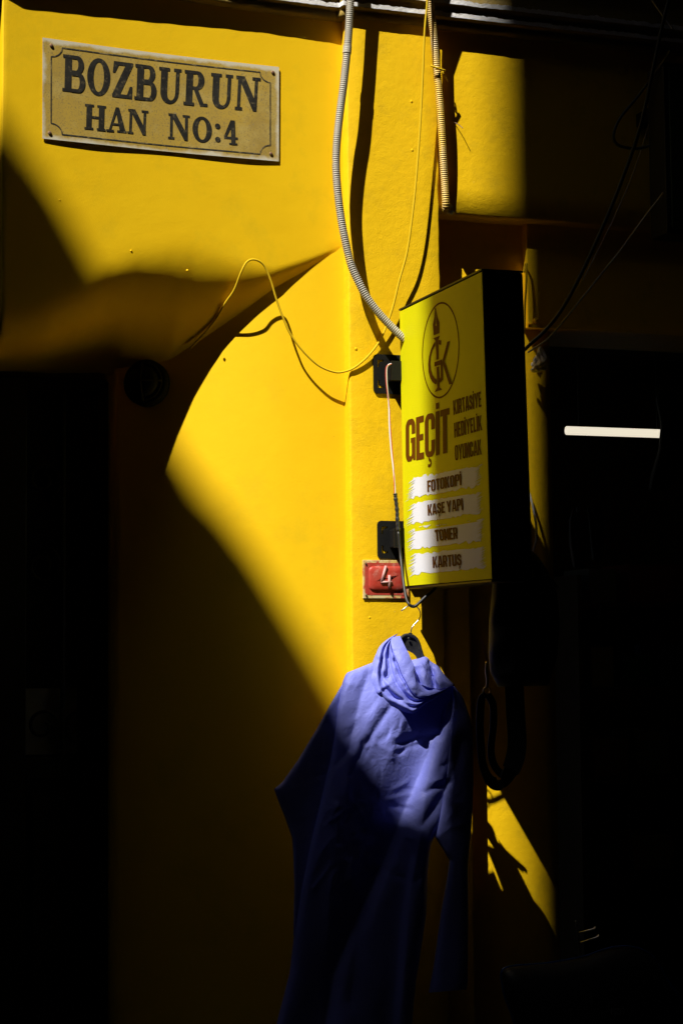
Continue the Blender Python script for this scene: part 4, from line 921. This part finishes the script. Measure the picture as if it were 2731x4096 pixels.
# garments hanging in the shop
DKF = material('dark_garment', (.02, .018, .016), .8, .2, bump=.3, bump_scale=60); RDF = material('dull_red_bag', (.10, .025, .02), .7, .2)
def hung(name, L_, R_, d, th, mat, label, cat):
    rows = []
    for j in range(25):
        v = j/24; xl, yl = lerp_poly(L_, v); xr, yr = lerp_poly(R_, v)
        rows.append([at(xl+(xr-xl)*(.5+.5*math.cos(a)), yl+(yr-yl)*(.5+.5*math.cos(a)), d-th*math.sin(a)*(1+.25*math.sin(a*5+v*3))) for a in np.linspace(0, 2*math.pi, 33)[:-1]])
    m = MB(); m.grid(rows, True); m.f.append(tuple(range(32))); m.f.append(tuple(24*32+k for k in range(32))); return m.build(name, mat, smooth=True, label=label, cat=cat)
hung('hanging_jacket', [(2640, 1530), (2620, 1600), (2640, 1700), (2630, 1800), (2600, 1900), (2590, 1960)], [(2740, 1530), (2790, 1600), (2780, 1700), (2760, 1800), (2720, 1900), (2660, 1965)], 1.0, .05, DKF, 'dark jacket hanging inside the shop beside the lit tube', 'jacket')
hung('hanging_bag', [(2290, 2030), (2275, 2080), (2275, 2180), (2290, 2270)], [(2330, 2030), (2350, 2100), (2355, 2200), (2330, 2270)], .9, .05, RDF, 'dull red bag hanging at the left inside the shop', 'bag')
hung('hanging_bag', [(2345, 2030), (2352, 2080), (2360, 2180), (2365, 2240)], [(2400, 2030), (2415, 2080), (2412, 2180), (2405, 2245)], 1.0, .05, DKF, 'black bag hanging next to the dull red bag in the shop', 'bag')
# padded black seat back with blue piping in the corner, and the wire stand behind it
PADM = material('black_padded_cover', (.009, .009, .010), .55, .35, var=(.014, .014, .016), var_scale=9, bump=.3, bump_scale=160)
BLUP = material('blue_piping', (.012, .05, .22), .28, .5)
ol = [(2140, 4400), (2055, 4096), (2030, 4020), (2015, 3980), (2006, 3930), (2003, 3893), (2018, 3872), (2060, 3862), (2200, 3850), (2330, 3826), (2400, 3802), (2480, 3785), (2560, 3795), (2620, 3838), (2672, 3925), (2731, 4012), (2800, 4150), (2840, 4400)]
st = empty('padded_seat', at(2400, 4400, -.75), 'black padded seat back with thin blue piping at the lower right corner', 'seat')
od = catmull([np.array([p[0], p[1], 0]) for p in ol], 5); cen = np.array([2420, 4250])
rows = []
for s_, dep in ((0.0, -.80), (.3, -.798), (.6, -.79), (.85, -.775), (.96, -.755), (1.0, -.73), (.97, -.70), (.8, -.68), (0, -.67)):
    rows.append([at(cen[0]+(p[0]-cen[0])*max(s_, .001), cen[1]+(p[1]-cen[1])*max(s_, .001), dep) for p in od])
m = MB(); m.grid(rows); m.build('cushion', PADM, st, smooth=True)
MB().tube([at(p[0], p[1], -.74) for p in od], .0026, 8).build('piping', BLUP, st, smooth=True)
TAGM = material('woven_tag', (.16, .16, .14), .6, .3)
def tagline(pts): return MB().tube([at(x, y, -.806) for x, y in pts], .0006, 5)
tagline([(2443, 4036), (2493, 4032), (2494, 4055), (2443, 4058), (2443, 4036)]).build('stitched_tag', TAGM, st)
tagline([(2455, 4040), (2480, 4037), (2480, 4052), (2457, 4054), (2455, 4040)]).build('stitched_tag', TAGM, st)
tagline([(2358, 3980), (2366, 3984), (2356, 3992), (2368, 3996), (2358, 4004), (2367, 4010)]).build('stitched_mark', TAGM, st)
ws = empty('wire_stand', at(2320, 3900, -.3), 'thin grey metal wire stand behind the padded seat', 'stand')
for i, pts in enumerate(([(2302, 3682, -.3), (2310, 3740, -.3), (2322, 3850, -.3), (2330, 3960, -.3)], [(2314, 3733, -.3), (2350, 3722, -.32), (2376, 3715, -.33), (2380, 3706, -.33)], [(2320, 3772, -.3), (2360, 3758, -.32), (2388, 3748, -.33), (2394, 3740, -.33)])):
    MB().tube(path_px(pts, 5), .003, 7).build('rod' if i else 'upright', STEEL, ws, smooth=True)
